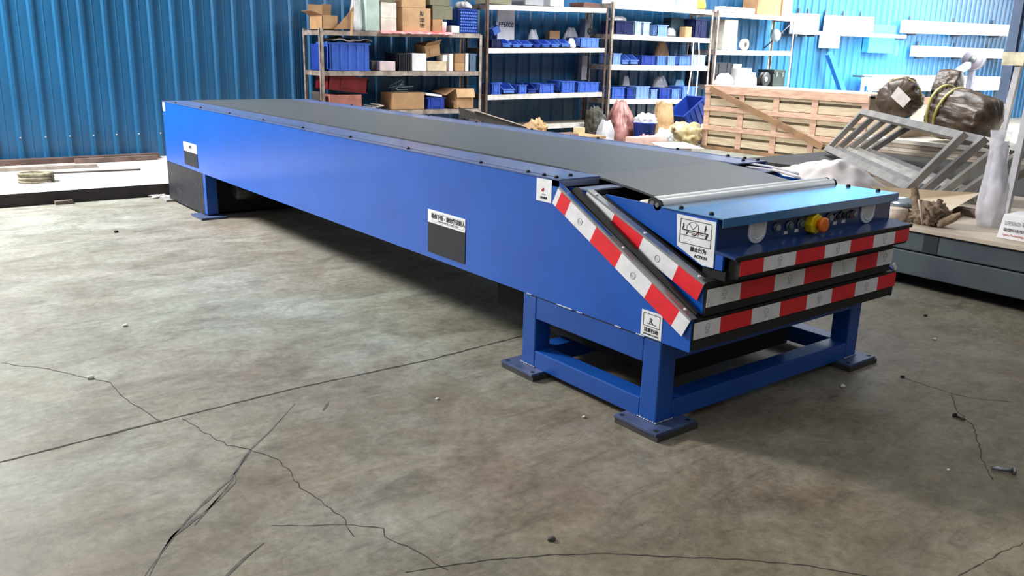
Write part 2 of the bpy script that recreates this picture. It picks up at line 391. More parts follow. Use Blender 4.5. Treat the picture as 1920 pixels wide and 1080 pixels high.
LN([(.25, .72), (.25, .80), (.34, .88), (.46, .90), (.56, .84), (.57, .72)], .0016); LN([(.30, .86), (.42, .73), (.54, .87)], .0016)
pt('pictogram', m, INK, pl)
m = MB(); LN([(.57, .60), (.57, .82)], .0018, m); LN([(.46, .61), (.58, .72)], .0018, m); pt('pictogram', m, INKR, pl)
pt('lettering', text_mb('禁止行为', .021, (6.775, NY0-.0036, .738+.265*h), R, U, 'CENTER', bold=.0005), INK, pl)
pt('lettering', text_mb('ACTION', .0175, (6.79, NY0-.0036, .738+.135*h), R, U, 'CENTER', bold=.0004), INK, pl)
# rollers
for (x, r, y0, y1, mm) in ((6.50, .030, NY0+.02, NY1-.02, ROLLW), (6.535, .024, NY0+.012, NY1-.01, ROLLW)):
    zc = .944
    ro = pt('white_roller', MB().lathe([(r*.75, y0), (r, y0+.008), (r, y1-.008), (r*.75, y1)], 24, (x, 0, zc), 'y'), mm)
    for yy, s in ((y0, -1), (y1, 1)):
        pt('bearing', MB().lathe([(r*.95, yy+s*.006-.006), (r*.95, yy+s*.006+.006)], 18, (x, 0, zc), 'y'), BLACK, ro)
        pt('axle', MB().cyl((x, yy-.016, zc), (x, yy+.016, zc), r*.42, 12), STEEL, ro)
pt('drum', MB().lathe([(.03, .16), (.042, .175), (.042, W-.16), (.03, W-.15)], 24, (6.405, 0, .90), 'y'), CREAM)
# loose cables at the far side of the nose
for k, (a, b, c) in enumerate((((6.02, W-.14, .985), (6.16, W-.10, .99), (6.33, W-.12, .965)), ((6.05, W-.20, .975), (6.2, W-.17, .985), (6.36, W-.15, .95)))):
    pt('cable', MB().tube([Vector(a).lerp(Vector(b), t)*(1-t)+Vector(b).lerp(Vector(c), t)*t for t in [i/8 for i in range(9)]], .006, 8), mat('pale_cable', '#d9d5dc', .5, 0, .04, 10))

# front support frame of square tube
t_ = .10; FX0, FX1 = 5.80, 6.72; fz = .038
def leg(x, y, sh):
    o = pt('frame_post', MB().box(x, y, fz, x+t_, y+t_, BZ-.001), BLUE_D, bevel=.006)
    pl = pt('foot_plate', MB().box(x-.075, y-.075, .024, x+t_+.075, y+t_+.075, fz), PLATE, o, bevel=.002)
    pt('shim', MB().box(x-.072, y-.072, .0005, x+t_+.08, y+t_+.085, .0235), SHIM, o)
    for dx in (-.05, t_+.05):
        for dy in (-.05, t_+.05): pt('bolt_hole', MB().lathe([(.011, 0), (.011, .0012)], 12, (x+dx, y+dy, fz)), DARK, o)
    wd = MB()
    for i in range(9):
        wd.blob((x+t_*i/8, y-.003, fz+.003), (.006, .004, .004), i, .3, sub=1); wd.blob((x+t_+.003, y+t_*i/8, fz+.003), (.004, .006, .004), i+9, .3, sub=1)
    pt('weld_bead', wd, WELD, o)
for x in (FX0, FX1-t_):
    for y in (.0, W-t_): leg(x, y, 0)
for y in (0.001, W-t_+.001):
    for z0, z1 in ((.035, .125), (.29, BZ-.002)): pt('frame_beam', MB().box(FX0+t_, y, z0, FX1-t_, y+t_-.002, z1), BLUE_D, bevel=.005)
for x in (FX0+.001, FX1-t_+.001):
    for z0, z1 in ((.035, .125), (.31, BZ-.002)): pt('frame_beam', MB().box(x, t_, z0, x+t_-.002, W-t_, z1), BLUE_D, bevel=.005)
wd = MB(); rnd = random.Random(3)
for x0, x1 in ((5.83, 5.86), (6.06, 6.16), (6.2, 6.23), (6.45, 6.48), (6.58, 6.62)):
    xx = x0
    while xx < x1: wd.blob((xx, -.002, BZ), (.007, .003, .004), int(xx*100), .3, sub=1); xx += .01
pt('weld_bead', wd, WELD)
pt('seam', MB().box(5.81, -.0015, BZ-.003, 6.71, .001, BZ+.0005), DARK)
pt('added_shade_box', MB().box(5.3, .22, .15, 6.58, 1.12, BZ-.003), DARK)  # box added to keep the space under the front frame dark
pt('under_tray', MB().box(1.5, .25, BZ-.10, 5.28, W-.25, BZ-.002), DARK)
# rear base: blue column frame closed with a black scuffed panel
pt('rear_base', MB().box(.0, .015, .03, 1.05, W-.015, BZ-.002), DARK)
bp_ = pt('rear_panel', MB().box(-.005, -.002, .02, 1.055, .012, BZ-.003), BASEBLK); bp_['label'] = 'black scuffed cover panel on the rear base'
rs = MB(); rr = random.Random(5)
for i in range(16):
    xa = .25+rr.random()*.15+(.55 if i > 7 else 0); za = .12+rr.random()*.2; rs.beam((xa, -.0025, za), (xa+.02+rr.random()*.03, -.0025, za-.05*rr.random()-.01), .004, .0006, up=(0, 1, 0))
pt('scuff', rs, mat('scuff_grey', '#55565c', .7, 0, .2, 20), bp_)
pt('rear_column', MB().box(1.056, .0, .03, 1.13, .10, BZ-.002), BLUE_D)
pt('rear_column', MB().box(1.056, W-.10, .03, 1.13, W, BZ-.002), BLUE_D)
pt('rear_motor', MB().lathe([(.07, .2), (.09, .22), (.09, .6), (.05, .62), (.05, .7)], 20, (1.3, 0, .27), 'y'), mat('motor_grey', '#2b2a2c', .35, .5, .1, 10))
pt('rear_foot', MB().box(.93, -.09, .004, 1.23, .14, .02), PLATE)
pt('rear_foot', MB().box(-.12, -.07, .004, .10, .14, .02), mat('pale_foot', '#9a9a98', .5, .2, .1, 10))
pt('rear_foot', MB().box(.93, W-.14, .004, 1.23, W+.09, .02), PLATE)
# ------------------------------------------------------------------ the hall: wall, floor, raised platform
WX = -2.7
def floor_mat():
    m = bpy.data.materials.new('worn_concrete'); m.use_nodes = True; nt = m.node_tree; b = nt.nodes['Principled BSDF']; L = nt.links.new
    tc = nt.nodes.new('ShaderNodeTexCoord')
    def N(scale, det=6, rough=.6, dist=0., st=(1, 1, 1), rot=0):
        mp = nt.nodes.new('ShaderNodeMapping'); mp.inputs['Scale'].default_value = st; mp.inputs['Rotation'].default_value = (0, 0, rot); L(tc.outputs['Object'], mp.inputs['Vector'])
        n = nt.nodes.new('ShaderNodeTexNoise'); n.inputs['Scale'].default_value = scale; n.inputs['Detail'].default_value = det; n.inputs['Roughness'].default_value = rough; n.inputs['Distortion'].default_value = dist
        L(mp.outputs['Vector'], n.inputs['Vector']); return n.outputs['Fac']
    def ramp(f, p0, p1, c0, c1):
        r = nt.nodes.new('ShaderNodeValToRGB'); L(f, r.inputs['Fac']); r.color_ramp.elements[0].position = p0; r.color_ramp.elements[1].position = p1
        r.color_ramp.elements[0].color = (*lin(c0), 1); r.color_ramp.elements[1].color = (*lin(c1), 1); return r.outputs['Color']
    def mix(t, f, a, c):
        x = nt.nodes.new('ShaderNodeMix'); x.data_type = 'RGBA'; x.blend_type = t
        if isinstance(f, float): x.inputs['Factor'].default_value = f
        else: L(f, x.inputs['Factor'])
        L(a, x.inputs['A']); L(c, x.inputs['B']); return x.outputs['Result']
    base = ramp(N(.34, 9, .66, .4), .36, .64, '#aba69e', '#adb5ab')
    brown = ramp(N(1.1, 10, .74, .6), .40, .70, '#ffffff', '#cbbca8')
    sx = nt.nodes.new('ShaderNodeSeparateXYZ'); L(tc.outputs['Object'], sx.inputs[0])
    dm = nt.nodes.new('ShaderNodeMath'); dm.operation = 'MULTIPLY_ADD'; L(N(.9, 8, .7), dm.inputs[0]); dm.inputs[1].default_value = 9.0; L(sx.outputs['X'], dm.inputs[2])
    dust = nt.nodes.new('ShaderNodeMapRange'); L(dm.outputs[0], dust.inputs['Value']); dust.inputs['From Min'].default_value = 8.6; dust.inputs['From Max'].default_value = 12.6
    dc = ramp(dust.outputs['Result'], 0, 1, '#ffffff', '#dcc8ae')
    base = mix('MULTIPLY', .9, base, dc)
    c = mix('MULTIPLY', .8, base, brown)
    mott = ramp(N(3.4, 10, .76, .6, (1, .6, 1), .9), .30, .66, '#a5a097', '#ffffff')
    c = mix('MULTIPLY', .85, c, mott)
    smud = ramp(N(6.5, 10, .78, 1.2, (1, .35, 1), .5), .50, .70, '#ffffff', '#837d74')
    c = mix('MULTIPLY', .6, c, smud)
    scuf = ramp(N(4.2, 11, .82, 1.6, (.35, 1, 1), .2), .56, .72, '#000000', '#56574f')
    c = mix('ADD', .7, c, scuf)
    fine = ramp(N(26, 8, .7), .30, .66, '#b0aca4', '#ffffff')
    c = mix('MULTIPLY', .6, c, fine)
    scr = ramp(N(5, 10, .8, 1.5, (1, .12, 1), -.6), .60, .68, '#ffffff', '#8b857e')
    c = mix('MULTIPLY', .35, c, scr)
    pale = ramp(N(2.1, 8, .75, 1.0, (.5, 1, 1), .9), .62, .74, '#000000', '#3a3c38')
    c = mix('ADD', .55, c, pale)
    sp = ramp(N(70, 3, .5), .70, .74, '#ffffff', '#6e6a64')
    c = mix('MULTIPLY', .6, c, sp)
    L(c, b.inputs['Base Color']); b.inputs['Roughness'].default_value = .58; b.inputs['Specular IOR Level'].default_value = .4
    bp = nt.nodes.new('ShaderNodeBump'); bp.inputs['Strength'].default_value = .12; bp.inputs['Distance'].default_value = .01
    L(N(14, 8, .7), bp.inputs['Height']); L(bp.outputs['Normal'], b.inputs['Normal'])
    return m
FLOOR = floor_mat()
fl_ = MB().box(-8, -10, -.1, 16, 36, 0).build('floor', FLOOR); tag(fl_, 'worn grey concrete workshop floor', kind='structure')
CRACK = mat('crack_dark', '#38342f', .9, 0, .1, 20); RUBM = mat('tyre_mark', '#57544f', .8, 0, .2, 12)
def strip(name, pts, w, m, jit=.0, seed=1, dens=.05, label=None, taper=False):
    rnd = random.Random(seed); q = [Vector((*P('z', 0, *p)[:2], 0)) for p in pts]; out = []
    for a, b in zip(q, q[1:]):
        k = max(1, int((b-a).length/dens))
        for i in range(k): out.append(a.lerp(b, i/k))
    out.append(q[-1]); d0 = (q[-1]-q[0]).normalized(); nn = Vector((-d0.y, d0.x, 0))
    out = [p+nn*rnd.uniform(-jit, jit) for p in out]
    mb = MB(); n = len(out); vs = []
    for i, p in enumerate(out):
        t = (out[min(i+1, n-1)]-out[max(i-1, 0)]).normalized(); s = Vector((-t.y, t.x, 0)); ww = w*(.55+.9*rnd.random() if jit else 1)*.5
        if taper: ww *= max(.15, math.sin(PI*(i+.3)/(n-.4+.6)))
        vs += [p+s*ww+Vector((0, 0, .0012)), p-s*ww+Vector((0, 0, .0012))]
    mb.add(vs, [(2*i, 2*i+1, 2*i+3, 2*i+2) for i in range(n-1)])
    o = mb.build(name, m, fl_); 
    if label: o['label'] = label
    return o
strip('expansion_joint', [(-120, 903), (0, 867), (300, 790), (560, 727), (800, 676), (975, 631), (1010, 622)], .012, CRACK, .0025, 1, .03, 'straight dark expansion joint in the concrete')
strip('crack', [(0, 681), (90, 692), (205, 718), (245, 755), (303, 790)], 0.0033, CRACK, .006, 2, .04)
strip('crack', [(343, 785), (400, 820), (425, 835), (465, 842), (520, 862), (545, 885), (562, 915), (600, 940), (645, 975), (665, 1005)], 0.0033, CRACK, .007, 3, .03)
strip('crack', [(510, 985), (580, 985), (660, 985), (720, 990), (722, 1005), (790, 1040), (840, 1070)], 0.0028, CRACK, .006, 4, .03)
strip('crack', [(760, 1074), (900, 1052), (1040, 1040), (1140, 1038), (1300, 1046), (1400, 1050), (1520, 1062), (1640, 1082)], 0.0039, CRACK, .003, 5, .03)
strip('crack', [(1690, 708), (1730, 720), (1790, 740), (1830, 748), (1900, 754)], 0.0028, CRACK, .006, 6, .03)
strip('crack', [(1785, 740), (1795, 770), (1825, 800), (1835, 830), (1842, 860), (1860, 900)], 0.0033, CRACK, .006, 7, .02)
strip('crack', [(1920, 1018), (1880, 1035), (1830, 1062), (1790, 1085)], 0.0028, CRACK, .004, 8, .03)
strip('tyre_mark', [(553, 757), (510, 805), (470, 843), (430, 900), (360, 965), (320, 1010), (265, 1090)], .012, RUBM, .001, 9, .05, taper=True)
strip('tyre_mark', [(465, 850), (440, 890), (440, 905), (390, 955), (325, 1005), (300, 1040), (275, 1090)], .011, RUBM, .001, 10, .05, taper=True)
strip('tyre_mark', [(495, 1018), (455, 1050), (420, 1085)], .012, RUBM, .001, 11, .05, taper=True)
strip('tyre_mark', [(440, 895), (400, 945), (365, 985)], .006, RUBM, .001, 12, .05, taper=True)
strip('tyre_mark', [(617, 752), (606, 770)], .016, RUBM, .001, 13, .02, taper=True)

# corrugated blue sheet wall
WALLM = mat('blue_sheet_wall', '#1a567f', .40, .0, .05, .8, coat=.3)
y = -.936-.268*18; pr = []
while y < 31:
    pr += [(WX, y), (WX+.032, y+.022), (WX+.032, y+.052), (WX, y+.078), (WX, y+.160), (WX+.004, y+.164), (WX+.004, y+.172), (WX, y+.176)]
    y += .268
mb = MB(); n = len(pr); H = 4.2
mb.add([(a, b, 0) for a, b in pr]+[(a, b, H) for a, b in pr], [(i, i+1, n+i+1, n+i) for i in range(n-1)])
wall = mb.build('wall_left', WALLM, recalc=False); tag(wall, 'blue corrugated sheet metal wall', kind='structure')
scm = MB()
for i in range(0, 16):
    scm.lathe([(.012, 0), (.012, .006), (.006, .012)], 8, (WX+.032, -.936+.037+.268*(i-2), .42+.0*(i % 2)), 'x')
pt_ = scm.build('screw', ALU, wall); pt_['kind'] = 'stuff'
girt = MB().box(WX-.12, -6, 1.0, WX-.02, 31, 1.1).build('trim_1', mat('girt_steel', '#3d4a58', .6, .3), None); tag(girt, kind='structure')

CONC = mat('platform_concrete', '#b5ada6', .75, 0, .06, 3, col2='#cfc8c2', bump=.05)
plat = MB().box(WX, -7, 0, -.31, 5.2, .124).build('floor_platform', CONC); tag(plat, 'low raised concrete platform along the blue wall', kind='structure')
ris = MB().box(-.31, -7, .001, -.30, 5.2, .126).build('trim_2', mat('riser_dark', '#2b2523', .7, 0, .15, 4, col2='#3a3330')); tag(ris, 'dark steel edge of the raised platform', kind='structure')
PZ = .125

# strips and scraps lying on the platform
tag(MB().box(-2.60, -5, PZ, -2.45, .62, PZ+.06).build('steel_channel', mat('channel_brown', '#5c4a44', .6, .2, .12, 5)), 'long brown steel channel lying along the foot of the blue wall', 'channel')
tag(MB().beam((-2.28, -4, PZ+.02), (-1.95, -.25, PZ+.02), .14, .038).build('timber_plank', mat('plank_grey', '#978f88', .7, 0, .1, 6)), 'grey plank lying on the platform in front of the brown channel', 'plank')
tag(MB().beam((-2.36, -.4, PZ+.03), (-2.36, .55, PZ+.03), .09, .05).build('timber_batten', mat('batten_brown', '#6a5850', .7, 0, .12, 6)), 'short brown batten beside the channel near the conveyor tail', 'batten')
tag(MB().tube([(-1.55, -.85, PZ+.012), (-1.42, .1, PZ+.012)], .010, 8).build('steel_rod', mat('rod_dark', '#4a4440', .6, .4)), 'thin dark rod lying on the platform', 'rod')
co = thing('cable_coil', (-1.02, -1.04, PZ), 'greenish coil of strapping lying on the platform at the left edge', 'coil')
cm = mat('coil_green', '#6d6a4d', .6, 0, .25, 14, col2='#a09a86')
for i in range(5):
    k = .155-.012*(i % 2); zz = PZ+.014+.019*i
    MB().tube([(-1.02+k*math.cos(a)*.8, -1.04+k*math.sin(a)*1.05, zz+.004*math.sin(3*a+i)) for a in [2*PI*j/28 for j in range(28)]], .0125, 6, closed=True).build('loop', cm, co)
MB().tube([(-1.02+.145*math.cos(.3)*.8+.02*math.cos(a), -1.04+.14, PZ+.052+.055*math.sin(a)) for a in [2*PI*j/14 for j in range(14)]], .008, 6, closed=True).build('tie', mat('tie_dark', '#3b3a2c', .6, 0, .2, 14), co)
tag(MB().box(-1.28, -1.12, PZ+.001, -1.16, -.86, PZ+.03).build('metal_offcut', mat('offcut_grey', '#7d7f78', .5, .4)), 'flat grey offcut lying behind the greenish coil', 'offcut')
sc_ = [(105, 378, .0, .06), (128, 341, PZ, .03), (121, 336, PZ, .02)]
tag(MB().box(-.30, -1.02, .0, -.23, -.86, .035).build('wood_chip', mat('chip_brown', '#70645c', .8)), 'small wooden offcut on the floor against the dark platform edge', 'offcut')
wp = MB(); rnd = random.Random(4)
for i in range(16): wp.blob((-.22+rnd.uniform(-.12, .06), -.02+rnd.uniform(-.1, .08), .012), (.025+.02*rnd.random(), .02+.02*rnd.random(), .012), i, .4, sub=1)
tag(wp.build('plaster_debris', mat('debris_white', '#d8d2cc', .8, 0, .1, 20)), 'white crumbs of debris at the tail corner of the conveyor', 'debris', kind='stuff')

# small hardware and crumbs dropped on the floor
def at0(px, py): v = P('z', 0, px, py); return v.x, v.y
x, y = at0(1876, 885)
bo = thing('hex_bolt', (x, y, 0), 'long silver bolt lying on the floor at the right edge', 'bolt')
a = Vector((*at0(1858, 882), .012)); b = Vector((*at0(1897, 888), .012))
MB().cyl(a, b, .008, 12).build('shank', STEEL, bo); d = (b-a).normalized()
MB().tube([b, b+d*.012], .0165, 6).build('head', STEEL, bo)
x, y = at0(1801, 786); bo = thing('small_screw', (x, y, 0), 'small dark screw lying beside the floor crack', 'screw')
a = Vector((*at0(1791, 782), .008)); b = Vector((*at0(1808, 790), .008)); MB().cyl(a, b, .0055, 8).build('shank', mat('screw_dark', '#4b3f3c', .5, .5), bo)
MB().tube([a-(b-a).normalized()*.008, a], .012, 8).build('head', mat('screw_dark', '#4b3f3c'), bo)
for px, py, r, col, lb in ((1580, 726, .013, '#e2ded6', 'white crumb on the floor in front of the conveyor foot'), (1692, 708, .010, '#1c1a1a', 'black crumb on the floor right of the conveyor'), (1752, 637, .010, '#ddd8cf', 'pale chip on the floor in front of the dark steel beams'), (1735, 593, .012, '#302c28', 'dark crumb on the floor near the dark steel beams'),
                           (218, 436, .016, '#1c1a18', 'black crumb on the floor far left of the conveyor'), (820, 749, .008, '#e8e4de', 'white fleck on the floor beside the straight joint'), (1034, 1013, .012, '#4a4641', 'dark pebble on the floor near the lower edge'), (1778, 882, .006, '#d9d4cc', 'pale fleck left of the long bolt'), (170, 710, .014, '#d5d1c8', 'pale flake on the floor by the left crack'), (235, 612, .012, '#d5d1c8', 'pale flake on the floor left of the straight joint'), (1095, 783, .008, '#cfcac0', 'pale fleck on the floor left of the front foot plate')):
    x, y = at0(px, py)
    tag(MB().blob((x, y, r*.5), (r, r*1.2, r*.7), px, .35, sub=2, flat=.0005).build('floor_crumb', mat('crumb_'+col[1:], col, .8, 0, .08, 40)), lb, 'crumb')
# ------------------------------------------------------------------ storage racks along the wall
XF, XB = -2.05, -2.60
RUST = mat('rusty_angle_iron', '#7d6f66', .6, .3, .15, 9, col2='#b5a89c')
RUSTD = mat('dark_angle_iron', '#4a3c38', .6, .3, .15, 9, col2='#6e5c54')
LIPW = mat('pale_shelf_lip', '#c9c2ba', .5, .1, .1, 7, col2='#efece8')
BOARD = mat('shelf_board', '#6b625a', .7, 0, .12, 5, col2='#8a7e72')
CARD = [mat('cardboard_%d' % i, c, .75, 0, .06, 6) for i, c in enumerate(('#b08a62', '#c49e74', '#9a7552', '#d6c2a4', '#e6dfd2', '#8d8a70'))]
TAPE = mat('packing_tape', '#cbb48c', .3, 0, .04, 8)
BIN = [mat('bin_plastic_%d' % i, c, .35, 0, .04, 10, coat=.1) for i, c in enumerate(('#3f66c4', '#5a82d6', '#24409a', '#7fa2e0', '#1b2450', '#a9c0ea'))]
DKBIN = mat('dark_bin', '#22252f', .5, 0, .1, 8)
WHITEC = mat('white_carton', '#ecebec', .6, 0, .03, 6)
PINKC = mat('pinkish_carton', '#dcc8c8', .6, 0, .05, 6)
OLIVE = mat('olive_carton', '#76745e', .7, 0, .05, 6)
REDP = mat('red_plastic', '#6a1a1c', .35, 0, .12, 5, coat=.2)
GREYP = mat('grey_plastic_bag', '#7d7c80', .35, 0, .15, 5, col2='#b7b5b8')
CLEARP = mat('clear_plastic_film', '#d9dade', .22, 0, .1, 5, alpha=.62)
BROWNBAG = mat('brown_paper', '#a98458', .75, 0, .12, 6, col2='#c9a77c')

class Rack:
    def __init__(s, label, x0, x1, y0, y1, levels, lip, postm, lipm, ztop, floor=0., group=None):
        s.o = thing('storage_rack', ((x0+x1)/2, (y0+y1)/2, floor), label, 'rack', 'storage racks along the blue wall')
        s.x0, s.x1, s.y0, s.y1, s.lv = x0, x1, y0, y1, levels
        for (x, y) in ((x1-.045, y0), (x1-.045, y1-.05), (x0, y0), (x0, y1-.05)):
            m = MB(); f = 1 if x > (x0+x1)/2 else 0
            m.box(x, y, floor, x+.045, y+.006 if y < (y0+y1)/2 else y+.05, ztop) if y < (y0+y1)/2 else m.box(x, y+.044, floor, x+.045, y+.05, ztop)
            m.box(x+.039*f, y, floor, x+.006+.039*f, y+.05, ztop)
            m.build('post', postm, s.o)
        for i, (zl, zr) in enumerate(levels):
            bd = MB().hexa([(x0+.01, y0+.052, zl-.02), (x1-.048, y0+.052, zl-.02), (x1-.048, y1-.052, zr-.02), (x0+.01, y1-.052, zr-.02), (x0+.01, y0+.052, zl), (x1-.048, y0+.052, zl), (x1-.048, y1-.052, zr), (x0+.01, y1-.052, zr)]).build('shelf', BOARD, s.o)
            MB().hexa([(x1-.047, y0+.052, zl-lip), (x1-.038 +.03, y0+.052, zl-lip), (x1-.008, y1-.052, zr-lip), (x1-.047, y1-.052, zr-lip), (x1-.047, y0+.052, zl+.001), (x1-.008, y0+.052, zl+.001), (x1-.008, y1-.052, zr+.001), (x1-.047, y1-.052, zr+.001)]).build('shelf_lip', lipm, s.o)
            for yy, zz in ((y0+.006, zl), (y1-.012, zr)): MB().box(x0+.045, yy, zz-lip, x1-.05, yy+.006, zz).build('shelf_bracket', postm, s.o)
    def z(s, lev, y):
        a, b = s.lv[lev]; return a+(b-a)*(y-s.y0)/(s.y1-s.y0)
def zpx(px, py, X=XF): return P('x', X, px, py).z

def carton_mb(x0, x1, y0, y1, z0, z1): return MB().box(x0, y0, z0, x1, y1, z1)
def tape_on(o, x0, x1, y0, y1, z0, z1, m=None):
    ym = (y0+y1)/2; w = min(.03, (y1-y0)*.12); h = z1-z0
    MB().box(x0+.01, ym-w, z1-.001, x1+.0006, ym+w, z1+.0008).box(x1-.001, ym-w, z1-h*.3, x1+.0009, ym+w, z1+.0008).build('tape', m or TAPE, o)
def crate_mb(x0, x1, y0, y1, z0, z1, ribs=4, openf=False, th=None):
    m = MB(); t = th or min(.012, (y1-y0)*.06); h = z1-z0
    m.box(x0, y0, z0, x1, y1, z0+t)
    m.box(x0, y0, z0, x0+t, y1, z1)
    if openf:
        m.box(x1-t, y0, z0, x1, y1, z0+h*.42); m.box(x1-t*.5, y0-.003, z0+h*.36, x1+.014, y1+.003, z0+h*.46)
        for y in (y0, y1-t): m.prism([(x0, z0), (x1, z0), (x1, z0+h*.42), (x0+(x1-x0)*.55, z1), (x0, z1)], 'y', y, y+t)
        m.box(x1, y0+(y1-y0)*.25, z0+h*.1, x1+.004, y1-(y1-y0)*.25, z0+h*.32)
    else:
        m.box(x1-t, y0, z0, x1, y1, z1); m.box(x0, y0, z0, x1, y0+t, z1); m.box(x0, y1-t, z0, x1, y1, z1)
        r = t*.8; rim = h*.07
        m.box(x1, y0-r, z1-rim, x1+r, y1+r, z1); m.box(x0, y0-r, z1-rim, x1, y0, z1); m.box(x0, y1, z1-rim, x1, y1+r, z1)
        m.box(x1, y0-r*.5, z0, x1+r*.6, y1+r*.5, z0+rim*.8)
        for i in range(ribs):
            yy = y0+(y1-y0)*(i+.5)/ribs; w = (y1-y0)*.035/max(1, ribs/4)
            m.box(x1, yy-w, z0, x1+r*1.2, yy+w, z1)
        for i in range(2):
            xx = x0+(x1-x0)*(i+.5)/2; m.box(xx-.008, y0-r, z0, xx+.008, y0, z1)
        if ribs <= 2: m.box(x1, y0+(y1-y0)*.3, z0+h*.2, x1+r*.8, y1-(y1-y0)*.3, z0+h*.7)
    return m
def bag_mb(c, rx, ry, z0, z1, seed=1, neck=.3, folds=9, lean=0.):
    """a soft sack: sagging round base, vertical folds, gathered top"""
    m = MB(); K, N = 64, 26; vs = []; fs = []; h = z1-z0
    for i in range(N+1):
        t = i/N
        if t < .12: r = .80+.20*math.sin(PI/2*t/.12)
        else: r = 1-(1-neck)*((t-.12)/.88)**2.4
        r *= 1+.10*noise.noise(Vector((t*3, seed*3.3, 1)))
        if i == N: r *= 1.15
        for j in range(K):
            a = 2*PI*j/K
            f = 1+.16*noise.noise(Vector((math.cos(a)*1.3+seed*5, math.sin(a)*1.3, t*1.6)))
            f -= (.05+.20*t)*abs(noise.noise(Vector((math.cos(a)*folds*.45+seed, math.sin(a)*folds*.45, t*.9))))
            f -= .06*abs(noise.noise(Vector((math.cos(a)*4, math.sin(a)*4+seed, t*7))))
            top = (1+.10*noise.noise(Vector((math.cos(a)*2, math.sin(a)*2, seed)))*t)
            vs.append((c[0]+rx*r*f*math.cos(a), c[1]+ry*r*f*math.sin(a)+lean*t*t, z0+h*t*top))
    for i in range(N):
        for j in range(K): fs.append((i*K+j, i*K+(j+1) % K, (i+1)*K+(j+1) % K, (i+1)*K+j))
    m.add(vs, fs, True); b = len(m.v)-len(vs)
    m.f.append([b+j for j in range(K)]); m.smooth.append(False)
    cen = len(m.v); m.v.append((c[0], c[1]+lean, z1-h*.06))
    for j in range(K): m.f.append([b+N*K+j, b+N*K+(j+1) % K, cen]); m.smooth.append(True)
    return m
def span(rk, lev, px0, px1, pyt, xf=XF-.05, base=None, pyb=None):
    pm = pyt+12
    y0 = P('x', xf, px0, pm).y; y1 = P('x', xf, px1, pm).y
    y0 = max(y0, rk.y0+.066) if base is None else y0; y1 = min(y1, rk.y1-.068)
    zs = max(rk.z(lev, y0), rk.z(lev, y1))+.005 if base is None else base+.002
    zt = P('x', xf, (px0+px1)/2, pyt).z
    zl = P('x', xf, (px0+px1)/2, pyb).z if pyb else zs
    h = max(.03, zt-zl)
    return y0, y1, zs, zs+h
def put(rk, lev, name, px0, px1, pyt, m, label, cat, kind='carton', dep=.36, xf=XF-.05, base=None, pyb=None, group=None, ribs=4, gap=.006, tape=False, seed=0):
    y0, y1, z0, z1 = span(rk, lev, px0, px1, pyt, xf, base, pyb)
    y0 += gap; y1 -= gap; x1 = xf; x0 = max(x1-dep, XB+.012)
    if kind == 'carton': o = carton_mb(x0, x1, y0, y1, z0, z1).build(name, m, bevel=.004)
    elif kind == 'crate': o = crate_mb(x0, x1, y0, y1, z0, z1, ribs).build(name, m)
    elif kind == 'open': o = crate_mb(x0, x1-.016, y0, y1, z0, z1, ribs, True).build(name, m)
    elif kind == 'bag':
        o = bag_mb(((x0+x1)/2, (y0+y1)/2), (x1-x0)*.42, (y1-y0)*.47, z0, z1, seed or int(px0) % 17, .45).build(name, m)
    tag(o, label, cat, group)
    if tape: tape_on(o, x0, x1, y0, y1, z0, z1)
    o['_top'] = z1
    del o['_top']
    return o, (x0, x1, y0, y1, z0, z1)

# rack one: low and rusty, next to the bare wall
R1 = Rack('low rusty storage rack standing behind the tail half of the conveyor', XB, XF, 2.70, 5.40,
          [(.700, .690), (zpx(613, 133.5), zpx(896, 134)), (zpx(613, 57), zpx(896, 63))], .062, RUST, RUST, 1.80, .125)
R1.o['label'] = 'low rusty storage rack, nearest to the bare stretch of blue wall'
R2 = Rack('tall rusty storage rack', XB, XF, 5.47, 8.05,
          [(.40, .42), (zpx(918, 178.5), zpx(1127, 173)), (zpx(918, 90.5), zpx(1127, 89.5)), (zpx(918, 8.5), zpx(1135, 15.5))], .075, RUSTD, LIPW, zpx(1135, 13), 0)
R2.o['label'] = 'tall rusty rack with rows of blue bins, second rack from the bare wall'
R3 = Rack('tall rack with two straps', XB, XF, 8.13, 10.80,
          [(.30, .30), (zpx(1141, 186), zpx(1311, 187)), (zpx(1147, 121.5), zpx(1327, 124)), (zpx(1151, 64), zpx(1331, 72)), (zpx(1151, 6), zpx(1338, 19))], .085, RUST, LIPW, zpx(1336, 18), 0)
R3.o['label'] = 'tall white-lipped rack with two pale straps hanging down its front'
R4 = Rack('far rack', XB, XF, 10.92, 13.42,
          [(zpx(1340, 160), zpx(1470, 163)), (zpx(1344, 94), zpx(1478, 96)), (zpx(1352, 22.5), zpx(1484, 31.5))], .085, RUST, LIPW, zpx(1480, 30), 0)
R4.o['label'] = 'farthest rack, rising behind the wooden crate with cartons on its top'

r1, r2, r3 = 'low rusty rack', 'second rack', 'strap-hung rack'
